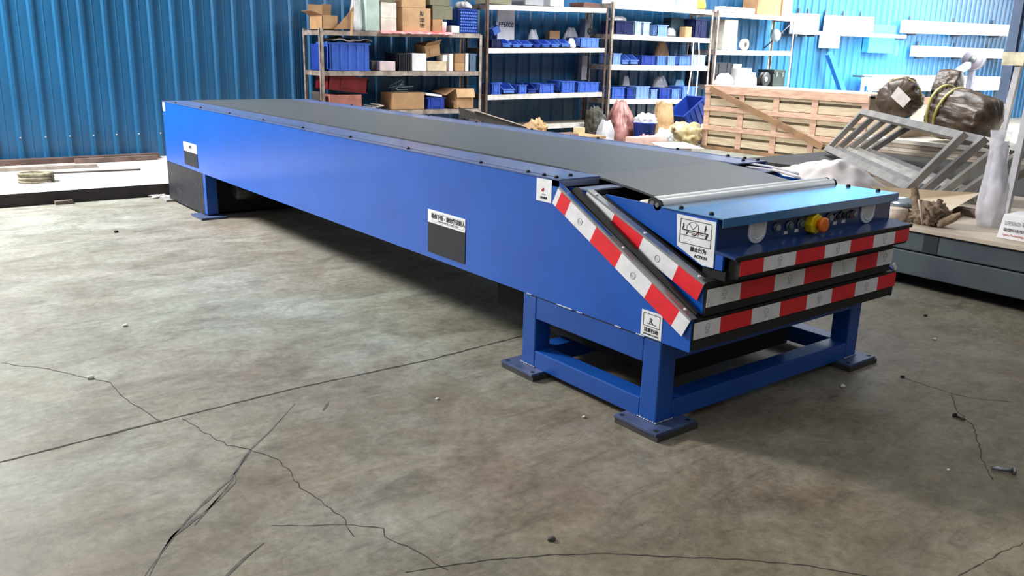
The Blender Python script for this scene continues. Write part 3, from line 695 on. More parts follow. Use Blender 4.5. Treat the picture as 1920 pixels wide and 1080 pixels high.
# ---- rack one, top
oc = thing('open_carton', (-2.3, 2.9, 1.78), 'open brown carton with raised flaps at the left end of the low rack top', 'carton')
y0, y1, z0, z1 = span(R1, 2, 573, 634, 28); z0 += .002
x0, x1 = -2.5, -2.1
mb = MB(); t = .006
mb.box(x0, y0, z0, x1, y1, z0+t).box(x0, y0, z0, x0+t, y1, z1).box(x1-t, y0, z0, x1, y1, z1).box(x0, y0, z0, x1, y0+t, z1).box(x0, y1-t, z0, x1, y1, z1)
mb.build('body', CARD[0], oc)
for q in (((x1, y0, z1), (x1, y1*.55+y0*.45, z1), (x1+.02, y1*.55+y0*.45, z1+.14), (x1+.02, y0, z1+.14)), ((x0, y0, z1), (x0, y1, z1), (x0-.04, y1, z1+.15), (x0-.04, y0, z1+.15)), ((x0, y0, z1), (x1, y0, z1), (x1-.03, y0-.13, z1+.05), (x0+.03, y0-.13, z1+.05))):
    MB().slab(q, .005).build('flap', CARD[2], oc)
cbs = tag(MB().slab([P('x', -2.02, 627, 55), P('x', -2.02, 661, 54), P('x', -2.05, 664, 10), P('x', -2.05, 654, 24)], .008).build('cardboard_sheet', CARD[2]), 'bent brown cardboard sheet leaning beside the open carton', 'cardboard')
MB().slab([P('x', -1.99, 657, 66), P('x', -1.99, 661, 66), P('x', -2.0, 664, 22), P('x', -2.0, 660, 22)], .006).build('torn_strip', CARD[1], cbs)
put(R1, 2, 'plastic_bag', 659, 686, -8, CLEARP, 'crumpled whitish plastic bag standing between the cardboard sheet and the pale green carton', 'bag', 'bag', .2)
put(R1, 2, 'pale_green_carton', 686, 712, -6, mat('pale_green_card', '#b9cfc4', .6, 0, .05, 6), 'tall pale green carton on the low rack', 'carton', tape=False)
a, bb = put(R1, 2, 'cream_carton', 714, 744, 34, CARD[4], 'lower of the two stacked cream cartons on the low rack', 'carton')
a, bb = put(R1, 2, 'cream_carton', 714, 744, 5, CARD[4], 'upper of the two stacked cream cartons on the low rack', 'carton', base=bb[5], pyb=34)
put(R1, 2, 'green_grey_box', 711, 742, -8, OLIVE, 'flat green-grey box on top of the cream cartons', 'carton', base=bb[5], pyb=4)
a, bb = put(R1, 2, 'brown_carton', 755, 808, 15, CARD[1], 'brown carton with black printed characters on its front, on the low rack', 'carton', tape=False)
o_ = text_mb('RI', .075, (bb[1]+.001, bb[3]-.185, bb[5]-.10), (0, 1, 0), (0, 0, 1), bold=.003).build('print', INK, a)
pm = MB()
for k in range(2):
    zz = bb[5]-.135-.078*k
    for j in range(3): pm.box(bb[1], bb[3]-.185, zz-.02*j-.012, bb[1]+.001, bb[3]-.105, zz-.02*j)
    pm.box(bb[1], bb[3]-.15, zz-.058, bb[1]+.0011, bb[3]-.14, zz)
pm.build('print', INK, a)
put(R1, 2, 'brown_carton', 753, 799, -12, CARD[1], 'brown carton stacked on the printed one, cut by the top of the view', 'carton', base=bb[5], pyb=14)
a, bb = put(R1, 2, 'brown_carton', 811, 831, 36, CARD[0], 'small brown carton under the olive boxes', 'carton')
a, bb = put(R1, 2, 'olive_carton', 811, 849, 9, OLIVE, 'olive-grey carton, lower of two, right of the printed carton', 'carton', base=bb[5], pyb=34)
put(R1, 2, 'olive_carton', 806, 844, -10, OLIVE, 'olive-grey carton, upper of two, right of the printed carton', 'carton', base=bb[5], pyb=8)
y = P('x', -2.06, 836, 45).y; z = R1.z(2, y)+.003
tag(MB().cyl((-2.12, y, z), (-2.10, y, z+.155), .038, 16).build('paper_roll', PINKC), 'small pinkish paper roll standing in front of the olive cartons', 'roll')
put(R1, 2, 'white_box', 846, 862, 49, WHITEC, 'small white box beside the blue mesh crate', 'box', dep=.12)
a, bb = put(R1, 2, 'mesh_crate', 862, 898, 17, BIN[2], 'blue mesh-sided crate at the right end of the low rack top', 'crate', 'crate', ribs=8)
ms = MB()
for j in range(7):
    zz = bb[4]+(bb[5]-bb[4])*(j+.7)/8; ms.box(bb[1], bb[2], zz-.006, bb[1]+.010, bb[3], zz+.006)
    for i in range(8):
        yy = bb[2]+(bb[3]-bb[2])*(i+.5+.25*(j % 2))/8.6; ms.box(bb[1], yy-.008, zz-.014, bb[1]+.013, yy+.008, zz+.014)
ms.build('lattice', BIN[1], a)
put(R1, 2, 'plastic_bag', 862, 896, 2, GREYP, 'grey plastic bag bulging out of the blue mesh crate', 'bag', 'bag', .3, base=bb[5]-.001, pyb=16)
rs = MB(); ya, yb = P('x', XF, 712, 57).y, P('x', XF, 846, 60).y
rs.grid(lambda u, v: Vector((-2.10+.105*v, ya+(yb-ya)*u, (R1.z(2, ya+(yb-ya)*u)+.004+.022*abs(noise.noise(Vector((u*26, v*3, 1)))) if v < .6 else R1.z(2, ya+(yb-ya)*u)+.012-.085*(v-.6)*(1+.5*noise.noise(Vector((u*15, 0, 5)))) ))), 60, 8)
tag(rs.build('red_plastic_sheet', mat('red_film', '#d8474c', .4, 0, .12, 8, col2='#e89a98'), solid=.002), 'crumpled red plastic sheet along the front edge under the cartons', 'sheet')
# ---- rack one, middle shelf
put(R1, 1, 'blue_crate', 587, 606, 82, BIN[2], 'large blue crate half hidden behind the left post of the low rack', 'crate', 'crate', xf=-2.14)
a, bb = put(R1, 1, 'blue_crate', 615, 694, 80, BIN[0], 'large ribbed blue crate on the middle shelf of the low rack', 'crate', 'crate', ribs=5)
cs = MB(); 
cs.grid(lambda u, v: Vector((bb[0]-.0+(bb[1]-bb[0]+.05)*v, bb[2]+.02+(bb[3]-bb[2])*u, bb[5]+.012+.09*(.3+noise.noise(Vector((u*4, v*3, 2))))*max(0, 1-abs(u-.45)*1.1)+.02*abs(noise.noise(Vector((u*12, v*9, 4)))))), 26, 12)
tag(cs.build('crumpled_sheet', mat('crumple_grey', '#8b8580', .5, 0, .15, 6), solid=.003), 'crumpled grey sheet lying over the large blue crate', 'sheet')
put(R1, 1, 'pinkish_carton', 713, 742, 115, PINKC, 'pale pinkish carton right of the large blue crate', 'carton')
put(R1, 1, 'dark_carton', 696, 706, 115, mat('dark_card', '#4a4440', .7, 0, .1, 6), 'dark narrow carton between the large blue crate and the pinkish carton', 'carton', xf=-2.2)
put(R1, 1, 'dark_crate', 746, 771, 100, DKBIN, 'dark perforated crate left of the white box', 'crate', 'crate', ribs=6)
put(R1, 1, 'white_box', 772, 800, 100, WHITEC, 'bright white box on the middle shelf of the low rack', 'box', dep=.2)
a, bb = put(R1, 1, 'beige_carton', 801, 838, 115, CARD[3], 'beige carton right of the white box', 'carton', tape=True)
tb = thing('tilted_carton', (-2.3, 4.6, bb[5]), 'brown open carton tipped on top of the beige carton and the white box', 'carton')
c0 = P('x', -2.12, 812, 96); M_ = Matrix.Translation((-2.28, c0.y, bb[5]+.175)) @ Matrix.Rotation(math.radians(12), 4, 'X') @ Matrix.Rotation(math.radians(8), 4, 'Y')
crate_mb(-.14, .14, -.13, .13, -.09, .08, 0).xf(M_).build('body', CARD[0], tb)
MB().slab([(.14, -.13, .08), (.14, .13, .08), (.22, .13, .14), (.22, -.13, .14)], .005).xf(M_).build('flap', CARD[2], tb)
put(R1, 1, 'small_white_carton', 830, 839, 102, WHITEC, 'small white carton standing on the right end of the beige carton', 'carton', base=bb[5], pyb=114, dep=.15)
put(R1, 1, 'white_board', 842, 850, 101, WHITEC, 'narrow white box standing upright right of the beige carton', 'box')
a, bb = put(R1, 1, 'brown_carton', 852, 871, 118, CARD[0], 'lower of two small brown cartons near the right post of the low rack', 'carton')
put(R1, 1, 'brown_carton', 852, 871, 101, CARD[2], 'upper of two small brown cartons near the right post of the low rack', 'carton', base=bb[5], pyb=118)
put(R1, 1, 'white_board', 872, 879, 100, WHITEC, 'narrow white box standing upright beside the two small brown cartons', 'box')
put(R1, 1, 'grey_blue_bin', 880, 896, 101, mat('grey_blue_bin', '#5d7690', .5, 0, .08, 8), 'grey-blue bin against the right post of the low rack', 'bin', 'crate', ribs=1)
# ---- rack one, lower shelf
a, bb = put(R1, 0, 'red_brown_box', 620, 679, 178, mat('redbrown_box', '#a5685a', .7, 0, .1, 8), 'flat red-brown box under the dark red crate', 'box', dep=.4)
M_ = Matrix.Translation((-2.33, (bb[2]+bb[3])/2+.05, bb[5]+.172)) @ Matrix.Rotation(math.radians(-6), 4, 'X')
hw = (P('x', -2.1, 692, 165).y-P('x', -2.1, 616, 165).y)/2-.01
tag(crate_mb(-.2, .2, -hw, hw, -.13, .09, 0, th=.014).xf(M_).build('red_crate', REDP), 'dark red plastic crate sitting tilted on the lower shelf of the low rack', 'crate')
put(R1, 0, 'dark_box', 590, 607, 173, mat('dark_card', '#4a4440'), 'dark box behind the left post on the lower shelf', 'box', xf=-2.15)
a, bb = put(R1, 0, 'brown_carton', 736, 796, 174, CARD[0], 'long brown carton with metal scraps on top, lower shelf of the low rack', 'carton', tape=False)
ms = MB(); rr = random.Random(9)
for i in range(7):
    p0 = Vector((-2.25+.2*rr.random()-.1, bb[2]+.02+.2*rr.random(), bb[5]+.014+.012*i)); an = rr.uniform(-.5, 1.0)
    ms.beam(p0, p0+Vector((rr.uniform(-.12, .1), .22*math.cos(an), .20*max(0, math.sin(an)))), .024, .012)
tag(ms.build('metal_scraps', mat('scrap_metal', '#7f929e', .4, .6, .1, 10)), 'heap of bright metal brackets on the long brown carton', 'scrap', kind='stuff')
a, bb = put(R1, 0, 'blue_bin', 800, 835, 183, BIN[2], 'small blue bin on the lower shelf of the low rack, between two brown cartons', 'bin', 'crate', ribs=2)
tag(MB().slab([(bb[1]+.01, bb[2], bb[5]+.065), (bb[1]+.01, bb[3]-.06, bb[5]+.038), (bb[0], bb[3]-.06, bb[5]+.05), (bb[0], bb[2], bb[5]+.08)], .03).build('white_tray', WHITEC), 'white flat tray lying across the small blue bin', 'tray')
tb = thing('open_carton', (-2.3, 5.1, .70), 'battered brown carton with flaps open at the right end of the lower shelf', 'carton')
y0, y1, z0, z1 = span(R1, 0, 853, 886, 166, XF-.04)
x0, x1 = -2.45, -2.06; y1 = min(y1, 5.32)
MB().box(x0, y0, z0, x1, y1, z0+.006).box(x0, y0, z0, x0+.006, y1, z1).box(x1-.006, y0, z0, x1, y1, z1).box(x0, y0, z0, x1, y0+.006, z1).box(x0, y1-.006, z0, x1, y1, z1).build('body', CARD[0], tb)
MB().slab([(x1+.002, y0, z1), (x1+.002, y1, z1), (x1+.03, y1, z1-.13), (x1+.03, y0, z1-.13)], .006).build('flap', CARD[1], tb)
MB().slab([(x0, y0, z1), (x1, y0, z1), (x1, y0-.19, z1-.10), (x0, y0-.19, z1-.06)], .006).build('flap', CARD[2], tb)
pp = MB(); rr = random.Random(12)
for i in range(12):
    yy = P('x', -2.1, 697+2.4*i, 190).y; pp.beam((-2.12-.15*rr.random(), yy, .715+.004*i), (-2.25-.1*rr.random(), yy+rr.uniform(-.15, .05), .72+.006*i), .05, .003)
tag(pp.build('paper_scraps', mat('paper_scrap', '#d8cfc6', .8, 0, .1, 10)), 'loose paper scraps on the lower shelf left of the long brown carton', 'paper', kind='stuff')

# ---- bins in rows on the next racks
ORD = ['first', 'second', 'third', 'fourth', 'fifth', 'sixth', 'seventh', 'eighth', 'ninth', 'tenth']
def row(rk, lev, items, where, grp):
    for i, (k, a, b, t, ci) in enumerate(items):
        nm, ds = {'open': ('picking_bin', 'open-fronted blue bin'), 'crate': ('stacking_bin', 'ribbed blue bin'), 'narrow': ('stacking_bin', 'plain-fronted blue bin')}[k]
        sh = {0: '', 1: 'light ', 2: 'deep ', 3: 'pale ', 4: 'dark ', 5: 'whitish '}[ci]
        put(rk, lev, nm, a, b, t, BIN[ci], '%s%s, %s from left in the row %s' % (sh, ds, ORD[i], where), 'bin', 'open' if k == 'open' else 'crate', ribs={'open': 0, 'crate': 4, 'narrow': 2}[k], group=grp, gap=.010)
row(R2, 2, [('open', 942, 960, 73, 1), ('open', 961, 978, 76, 1), ('open', 980, 1000, 75, 1), ('open', 1001, 1015, 76, 2), ('open', 1016, 1033, 74, 0), ('open', 1034, 1051, 75, 1), ('open', 1053, 1071, 73, 1), ('crate', 1087, 1124, 71, 1)], 'on second rack\'s upper shelf', 'blue bins on the upper shelf of the second rack')
row(R2, 1, [('narrow', 920, 940, 156, 0), ('open', 943, 967, 156, 1), ('narrow', 970, 989, 159, 0), ('open', 990, 1008, 157, 2), ('narrow', 1010, 1040, 157, 0), ('crate', 1051, 1079, 152, 0), ('crate', 1082, 1124, 154, 0)], 'on second rack\'s middle shelf', 'blue bins on the middle shelf of the second rack')
row(R3, 2, [('narrow', 1148, 1165, 100, 3), ('open', 1166, 1180, 103, 1), ('open', 1182, 1199, 102, 1), ('narrow', 1201, 1229, 104, 2), ('crate', 1230, 1249, 105, 1), ('crate', 1250, 1266, 105, 3), ('narrow', 1272, 1295, 106, 1), ('crate', 1298, 1326, 103, 5)], 'on strap-hung rack\'s middle shelf', 'blue bins on the middle shelf of the strap-hung rack')
row(R3, 1, [('narrow', 1146, 1172, 163, 0), ('narrow', 1174, 1189, 165, 2), ('crate', 1191, 1218, 162, 3), ('narrow', 1219, 1233, 168, 3), ('narrow', 1235, 1257, 165, 2), ('narrow', 1258, 1275, 167, 1), ('crate', 1278, 1308, 162, 1)], 'on strap-hung rack\'s lower shelf', 'blue bins on the lower shelf of the strap-hung rack')
# ---- second rack, loose things
put(R2, 2, 'dark_bin', 920, 941, 74, BIN[4], 'dark blue bin at the left end of the upper shelf of the second rack', 'bin', 'crate', ribs=1)
M_ = Matrix.Translation((-2.42, P('x', -2.4, 929, 60).y, R2.z(2, 5.9)+.27)) @ Matrix.Rotation(.5, 4, 'X') @ Matrix.Scale(.46, 4)
tag(crate_mb(-.10, .10, -.15, .15, -.12, .12, 0).xf(M_).build('tipped_bin', BIN[1]), 'light blue bin tipped on the dark bin in the left corner of the second rack', 'bin')
y = P('x', -2.5, 965, 45)
o_ = tag(MB().box(-2.56, P('x', -2.5, 935, 40).y, R2.z(2, 6)+.12, -2.53, P('x', -2.5, 967, 40).y, P('x', -2.5, 950, 17).z).build('lettered_board', WHITEC), 'white board lettered FF6008 standing behind the bins on the second rack', 'board')
text_mb('FF6008', .105, (-2.529, P('x', -2.5, 937, 48).y, P('x', -2.5, 937, 50).z), (0, 1, 0), (0, 0, 1), bold=.002).build('lettering', INK, o_)
zb = R2.z(2, 6.6)+.18
def loose(rk, lev, name, px0, px1, pyt, pyb, m, label, cat, xf=-2.2, dep=.25, kind='bag', seed=0):
    y0 = P('x', xf, px0, pyt).y; y1 = P('x', xf, px1, pyt).y; y0 = max(y0, rk.y0+.056); y1 = min(y1, rk.y1-.056); zt = P('x', xf, (px0+px1)/2, pyt).z; zb = P('x', xf, (px0+px1)/2, pyb).z
    zs = max(zb, max(rk.z(lev, y0), rk.z(lev, y1))+.003); x1 = xf; x0 = max(xf-dep, XB+.01)
    if kind == 'bag': o = bag_mb(((x0+x1)/2, (y0+y1)/2), (x1-x0)*.47, (y1-y0)*.52, zs, zt, seed or int(px0+pyt) % 17, .4).build(name, m)
    else: o = carton_mb(x0, x1, y0, y1, zs, zt).build(name, m, bevel=.003)
    return tag(o, label, cat)
loose(R2, 2, 'plastic_bag', 994, 1014, 56, 90, CLEARP, 'clear plastic bag in the middle of the upper shelf of the second rack', 'bag', -2.46, .12)
loose(R2, 2, 'brown_carton', 1031, 1050, 58, 90, CARD[2], 'small brown carton behind the open bins of the second rack', 'carton', -2.46, .12, 'box')
loose(R2, 2, 'grey_bag', 1062, 1090, 52, 90, GREYP, 'grey plastic bag left of the bag marked with a figure eight', 'bag', -2.46, .13)
o_ = loose(R2, 2, 'grey_bag', 1098, 1130, 36, 90, mat('grey_sack', '#6f7076', .5, 0, .08, 6), 'grey sack marked with a figure eight on the upper shelf of the second rack', 'bag', -2.44, .14, 'box')
yy = P('x', -2.438, 1111, 61)
text_mb('∞', .26, (-2.437, yy.y-.13, yy.z-.06), (0, 1, 0), (0, 0, 1), bold=.004).build('lettering', INK, o_)
loose(R2, 2, 'white_bag', 1071, 1083, 72, 91, WHITEC, 'small white bag between the open bins and the ribbed bin', 'bag', -2.09, .15)
loose(R2, 1, 'grey_carton', 1092, 1126, 104, 150, mat('grey_card', '#8e8f94', .7, 0, .05, 6), 'tilted grey carton behind the ribbed bins of the second rack', 'carton', -2.47, .1, 'box')
put(R2, 3, 'olive_carton', 915, 960, -12, OLIVE, 'olive carton on top of the second rack, leftmost', 'carton')
put(R2, 3, 'grey_carton', 985, 1020, -10, mat('grey_card', '#8e8f94'), 'grey carton on top of the second rack, second from the left', 'carton')
put(R2, 3, 'white_carton', 1032, 1058, -8, WHITEC, 'white carton on top of the second rack, third from the left', 'carton')
put(R2, 3, 'dark_red_box', 1094, 1122, 5, mat('dark_red_box', '#5c3f3a', .7, 0, .08, 6), 'dark red flat box on top of the second rack, rightmost', 'box')
# ---- third rack, loose things
put(R3, 4, 'white_box', 1156, 1216, -14, WHITEC, 'long white box on top of the strap-hung rack, leftmost', 'box')
put(R3, 4, 'white_box', 1220, 1266, -10, WHITEC, 'white box on top of the strap-hung rack, second from the left', 'box')
put(R3, 4, 'pale_grey_box', 1276, 1308, -6, mat('pale_grey_box', '#c7cbd2', .6, 0, .04, 6), 'pale grey box on top of the strap-hung rack, beside the yellow bag', 'box')
put(R3, 4, 'yellow_bag', 1316, 1339, -12, mat('yellow_plastic_bag', '#b3a02a', .4, 0, .15, 5, col2='#d8cc6a'), 'yellow plastic bag at the right end of the strap-hung rack top', 'bag', 'bag')
a, bb = put(R3, 3, 'dark_blue_crate', 1154, 1187, 40, BIN[4], 'dark blue crate at the left of the upper shelf of the strap-hung rack', 'crate', 'crate', ribs=1)
put(R3, 3, 'plastic_bag', 1152, 1187, 29, GREYP, 'grey plastic bag bulging out of the dark blue crate', 'bag', 'bag', base=bb[5]-.002, pyb=39)
for i, (a, b, t) in enumerate(((1190, 1203, 40), (1205, 1219, 41))): put(R3, 3, 'white_bin', a, b, t, BIN[5], ('left' if i == 0 else 'right')+' one of two whitish bins beside the dark blue crate', 'bin', 'crate', ribs=2)
put(R3, 3, 'pale_bin', 1232, 1252, 47, BIN[3], 'pale bin in the middle of the upper shelf of the strap-hung rack', 'bin', 'crate', ribs=2)
put(R3, 3, 'grey_bag', 1254, 1274, 53, GREYP, 'grey bag in front of the teal box on the strap-hung rack', 'bag', 'bag', .2)
put(R3, 3, 'teal_box', 1258, 1284, 34, mat('teal_box', '#2d4757', .6, 0, .08, 6), 'dark teal box at the back of the upper shelf of the strap-hung rack', 'box', xf=-2.34, dep=.2)
put(R3, 3, 'small_carton', 1285, 1297, 50, CARD[1], 'small brown carton on the upper shelf of the strap-hung rack', 'carton', dep=.15)
put(R3, 3, 'dark_crate', 1303, 1327, 36, BIN[4], 'dark crate at the right end of the upper shelf of the strap-hung rack', 'crate', 'crate', ribs=1)
loose(R3, 2, 'brown_bag', 1232, 1260, 79, 122, BROWNBAG, 'brown paper bag behind the bins on the middle shelf of the strap-hung rack', 'bag', -2.47, .12)
loose(R3, 2, 'dark_bag', 1298, 1324, 88, 124, mat('dark_brown_bag', '#4b2f2d', .6, 0, .12, 6), 'dark brown bag behind the whitish bin on the strap-hung rack', 'bag', -2.47, .12)
loose(R3, 1, 'white_bag', 1169, 1185, 143, 187, WHITEC, 'white bag behind the bins at the left of the lower shelf of the strap-hung rack', 'bag', -2.47, .1)
loose(R3, 1, 'grey_bag', 1228, 1258, 143, 187, CLEARP, 'clear grey bag behind the bins on the lower shelf of the strap-hung rack', 'bag', -2.47, .12)
loose(R3, 1, 'cyan_bag', 1264, 1290, 150, 187, mat('cyan_bag', '#5fa3c9', .4, 0, .1, 6), 'light blue plastic bag behind the bins near the right end of the lower shelf', 'bag', -2.47, .12)
loose(R3, 1, 'dark_brown_crate', 1295, 1322, 132, 187, mat('dark_brown_crate', '#3b2c2f', .6, 0, .08, 6), 'dark brown box behind the straps on the lower shelf', 'box', -2.47, .12, 'box')
for nm, pts in (('hanging_strap', [(1301, 71), (1299, 100), (1296, 135), (1292, 160), (1289, 176)]), ('hanging_strap', [(1310, 72), (1311, 100), (1308, 140), (1305, 175), (1301, 200)])):
    o_ = MB(); q = [P('x', -2.01+.004*(i % 2), *p) for i, p in enumerate(pts)]
    for a, b in zip(q, q[1:]): o_.beam(a, b, .004, .03, up=(0, 1, 0))
    tag(o_.build(nm, mat('strap_cream', '#e2d6da', .6, 0, .05, 12)), 'pale fabric strap hanging down the front of the third rack, '+('shorter' if pts[0][0] == 1301 else 'longer')+' of the two', 'strap', 'fabric straps')
# ---- far rack
put(R4, 2, 'brown_carton', 1421, 1466, -14, CARD[2], 'dark brown carton on top of the farthest rack', 'carton', tape=True)
put(R4, 2, 'brown_carton', 1468, 1487, -8, CARD[1], 'light brown carton at the right end of the farthest rack top', 'carton')
loose(R4, 2, 'white_profiles', 1356, 1416, 14, 24, WHITEC, 'white flat profiles lying on top of the farthest rack', 'profile', -2.1, .2, 'box')
a, bb = put(R4, 1, 'cream_carton', 1358, 1384, 37, CARD[4], 'tall cream carton on the upper shelf of the farthest rack', 'carton', xf=-2.2)
put(R4, 1, 'white_box', 1366, 1382, 70, WHITEC, 'small white box in front of the tall cream carton', 'box', dep=.1)
yy = P('x', -2.1, 1397, 86).y; zz = R4.z(1, yy)+.003
ro = thing('tape_roll', (-2.12, yy, zz), 'white roll of tape standing on the upper shelf of the farthest rack', 'roll')
MB().lathe([(.05, 0), (.11, 0), (.11, .07), (.05, .07)], 22, (-2.16, yy, zz+.111), 'x').build('film', WHITEC, ro); MB().lathe([(.042, .001), (.049, .001), (.049, .073), (.042, .073)], 22, (-2.16, yy, zz+.111), 'x').build('core', mat('dark_core', '#3b3835', .7), ro)
sd = thing('angle_grinder', (-2.2, P('x', -2.2, 1455, 70).y, R4.z(1, 12.8)), 'grey tool with a long dark rod leaning in the right end of the farthest rack', 'tool')
MB().tube([P('x', -2.30, 1433, 90), P('x', -2.06, 1482, 46)], .014, 8).build('rod', mat('dark_rod', '#30323a', .5, .4), sd)
MB().blob(P('x', -2.2, 1454, 66), (.1, .12, .13), 3, .2, sub=3).build('body', mat('tool_grey', '#8fa0aa', .5, .2, .1, 6), sd)
put(R4, 0, 'dark_crate', 1340, 1372, 117, DKBIN, 'dark crate at the left of the lower shelf of the farthest rack', 'crate', 'crate', xf=-2.25, ribs=2)
put(R4, 0, 'grey_bag', 1342, 1382, 138, mat('pale_grey_sack', '#b4aeb2', .6, 0, .1, 6), 'pale grey sack in front of the dark crate', 'bag', 'bag', .13)
a, bb = put(R4, 0, 'white_carton', 1385, 1409, 128, WHITEC, 'white carton behind the top edge of the wooden crate', 'carton', dep=.3)
put(R4, 0, 'white_carton', 1374, 1390, 120, WHITEC, 'smaller white carton half hidden left of the white carton', 'carton', xf=-2.42, dep=.16)
put(R4, 0, 'white_bag', 1411, 1423, 137, WHITEC, 'small white bag right of the white carton', 'bag', 'bag', .12)
yy = P('x', -2.1, 1436, 148).y; zz = R4.z(0, yy)+.003
ro = thing('black_reel', (-2.15, yy, zz), 'round black reel on the lower shelf of the farthest rack', 'reel')
MB().lathe([(.05, 0), (.14, 0), (.14, .02), (.10, .02), (.10, .09), (.14, .09), (.14, .11), (.05, .11)], 22, (-2.2, yy, zz+.141), 'x').build('flanges', BLACK, ro)
MB().lathe([(.03, .0), (.048, .0), (.048, .115), (.03, .115)], 16, (-2.2, yy, zz+.141), 'x').build('hub', ALU, ro)
dg_ = thing('tool_chest', (-2.3, 13, R4.z(0, 13)), 'dark green chest standing on the right half of the lower shelf of the farthest rack', 'chest')
y0, y1, z0, z1 = span(R4, 0, 1450, 1489, 131); y1 = min(y1, 13.33)
DG = mat('dark_green_chest', '#1f2a25', .5, .1, .08, 6)
MB().box(-2.5, y0, z0, -2.1, y1, z1-.08).build('body', DG, dg_, bevel=.006); MB().box(-2.5, y0, z1-.076, -2.09, y1, z1).build('lid', DG, dg_, bevel=.006)
for f in (.25, .75): MB().box(-2.09, y0+(y1-y0)*f-.02, z1-.14, -2.085, y0+(y1-y0)*f+.02, z1-.05).build('latch', STEEL, dg_)
# ------------------------------------------------------------------ clutter between the conveyor and the racks
def blob_thing(name, c, size, m, label, cat, seed=1, amp=.25, freq=2.2, crease=.3, flat=None):
    return tag(MB().blob(c, size, seed, amp, freq, 4, crease, flat).build(name, m), label, cat)
def ctr(ax, v, px, py): return P(ax, v, px, py)
XC = -1.45
def standing(name, px0, px1, pyt, m, label, cat, X=XC, zb=.0, dep=.3, seed=1, crease=.3, amp=.2, neck=0):
    a, b = P('x', X, px0, pyt+20), P('x', X, px1, pyt+20); zt = P('x', X, (px0+px1)/2, pyt).z
    if neck: return tag(bag_mb((X, (a.y+b.y)/2), dep, (b.y-a.y)*.53, zb+.001, zt, seed, neck).build(name, m), label, cat)
    return blob_thing(name, (X, (a.y+b.y)/2, (zt+zb)/2), (dep, (b.y-a.y)*.52, (zt-zb)*.52), m, label, cat, seed, amp, 2.2, crease, zb)
standing('black_cable_bundle', 1104, 1132, 197, mat('cable_bundle', '#26241f', .6, 0, .2, 16, col2='#4a463a'), 'dark bundle of cable heaped below the second rack', 'cable', -1.75, 0, .25, 3, .45)
standing('red_brown_bag', 1141, 1186, 190, mat('red_brown_plastic', '#6b3a36', .3, 0, .2, 6, col2='#b08078'), 'large shiny red-brown plastic bag standing below the strap-hung rack', 'bag', -1.70, 0, .3, 5, .3, neck=.25)
standing('clear_plastic_wrap', 1124, 1146, 226, CLEARP, 'crumpled clear plastic at the foot of the red-brown bag', 'plastic', -1.35, 0, .2, 6, .4, neck=.4)
bk = thing('blue_bucket', (-1.2, P('x', -1.2, 1209, 231).y, 0), 'blue bucket covered with white plastic film beside the red-brown bag', 'bucket')
c = P('x', -1.2, 1209, 231); hw = (P('x', -1.2, 1224, 231).y-P('x', -1.2, 1194, 231).y)/2
MB().lathe([(hw*.75, .002), (hw, c.z), (hw*1.06, c.z), (hw*1.06, c.z+.02), (hw*.9, c.z+.02)], 24, (-1.2, c.y, 0)).build('bucket_body', BIN[2], bk)
MB().blob((-1.2, c.y, c.z+.03), (hw*1.1, hw*1.1, P('x', -1.2, 1208, 214).z-c.z), 4, .2, 2.5, 4, .3, c.z+.005).build('film_cover', mat('white_film', '#dcdce0', .3, 0, .08, 8), bk)
standing('brown_paper_bag', 1231, 1257, 193, BROWNBAG, 'brown paper bag with a crumpled top beside the blue bucket', 'bag', -1.6, 0, .22, 7, .3, neck=.62)
yy = P('x', -1.65, 1290, 215); M_ = Matrix.Translation((-1.68, yy.y+.05, yy.z)) @ Matrix.Rotation(.55, 4, 'X')
tag(crate_mb(-.22, .22, -.34, .30, -.20, .20, 5).xf(M_).build('tipped_crate', BIN[2]), 'blue crate lying tipped between the brown paper bag and the wooden crate', 'crate')
lp = thing('floor_crate', (-1.68, yy.y, 0), 'dark box under the tipped blue crate', 'box')
MB().box(-1.95, yy.y-.28, .001, -1.43, yy.y+.5, max(.1, yy.z-.356)).build('body', DKBIN, lp)
standing('yellow_plastic_heap', 1256, 1312, 228, mat('yellow_film', '#a08a5c', .35, 0, .2, 7, col2='#d6c79c'), 'heap of yellowish crumpled plastic at the left end of the wooden crate', 'plastic', -1.16, 0, .22, 8, .30, .35)
standing('blue_tint_film', 1226, 1262, 240, CLEARP, 'clear bluish plastic film between the bucket and the yellowish heap', 'plastic', -.80, 0, .14, 9, .4, .3)
standing('red_net', 1196, 1218, 251, mat('red_net', '#d0484a', .6, 0, .15, 16, col2='#e79a98'), 'small red net bag showing above the conveyor edge', 'bag', -.85, .0, .10, 10, .4)
a = P('x', -.42, 1190, 262); b = P('x', -.42, 1251, 258); zt = P('x', -.42, 1220, 257).z
tag(MB().box(-.62, a.y, .001, -.42, b.y, zt).build('pink_carton', mat('pink_card', '#dcb9ac', .7, 0, .06, 6)), 'pale pink carton just above the far conveyor edge', 'carton')
a = P('x', .1, 1243, 276); b = P('x', .1, 1300, 283)
sh = thing('white_board_sheet', (-.1, (a.y+b.y)/2, 0), 'white board lying flat on a low box beside the pale pink carton', 'board')
tag(MB().slab([(.12, a.y, a.z), (.35, b.y-.05, a.z-.02), (-.33, b.y+.25, a.z+.0), (-.36, a.y+.25, a.z+.02)], .015).build('panel', WHITEC, sh))
MB().box(-.35, a.y+.25, .001, .1, b.y-.05, a.z-.035).build('stand', CARD[2], sh)
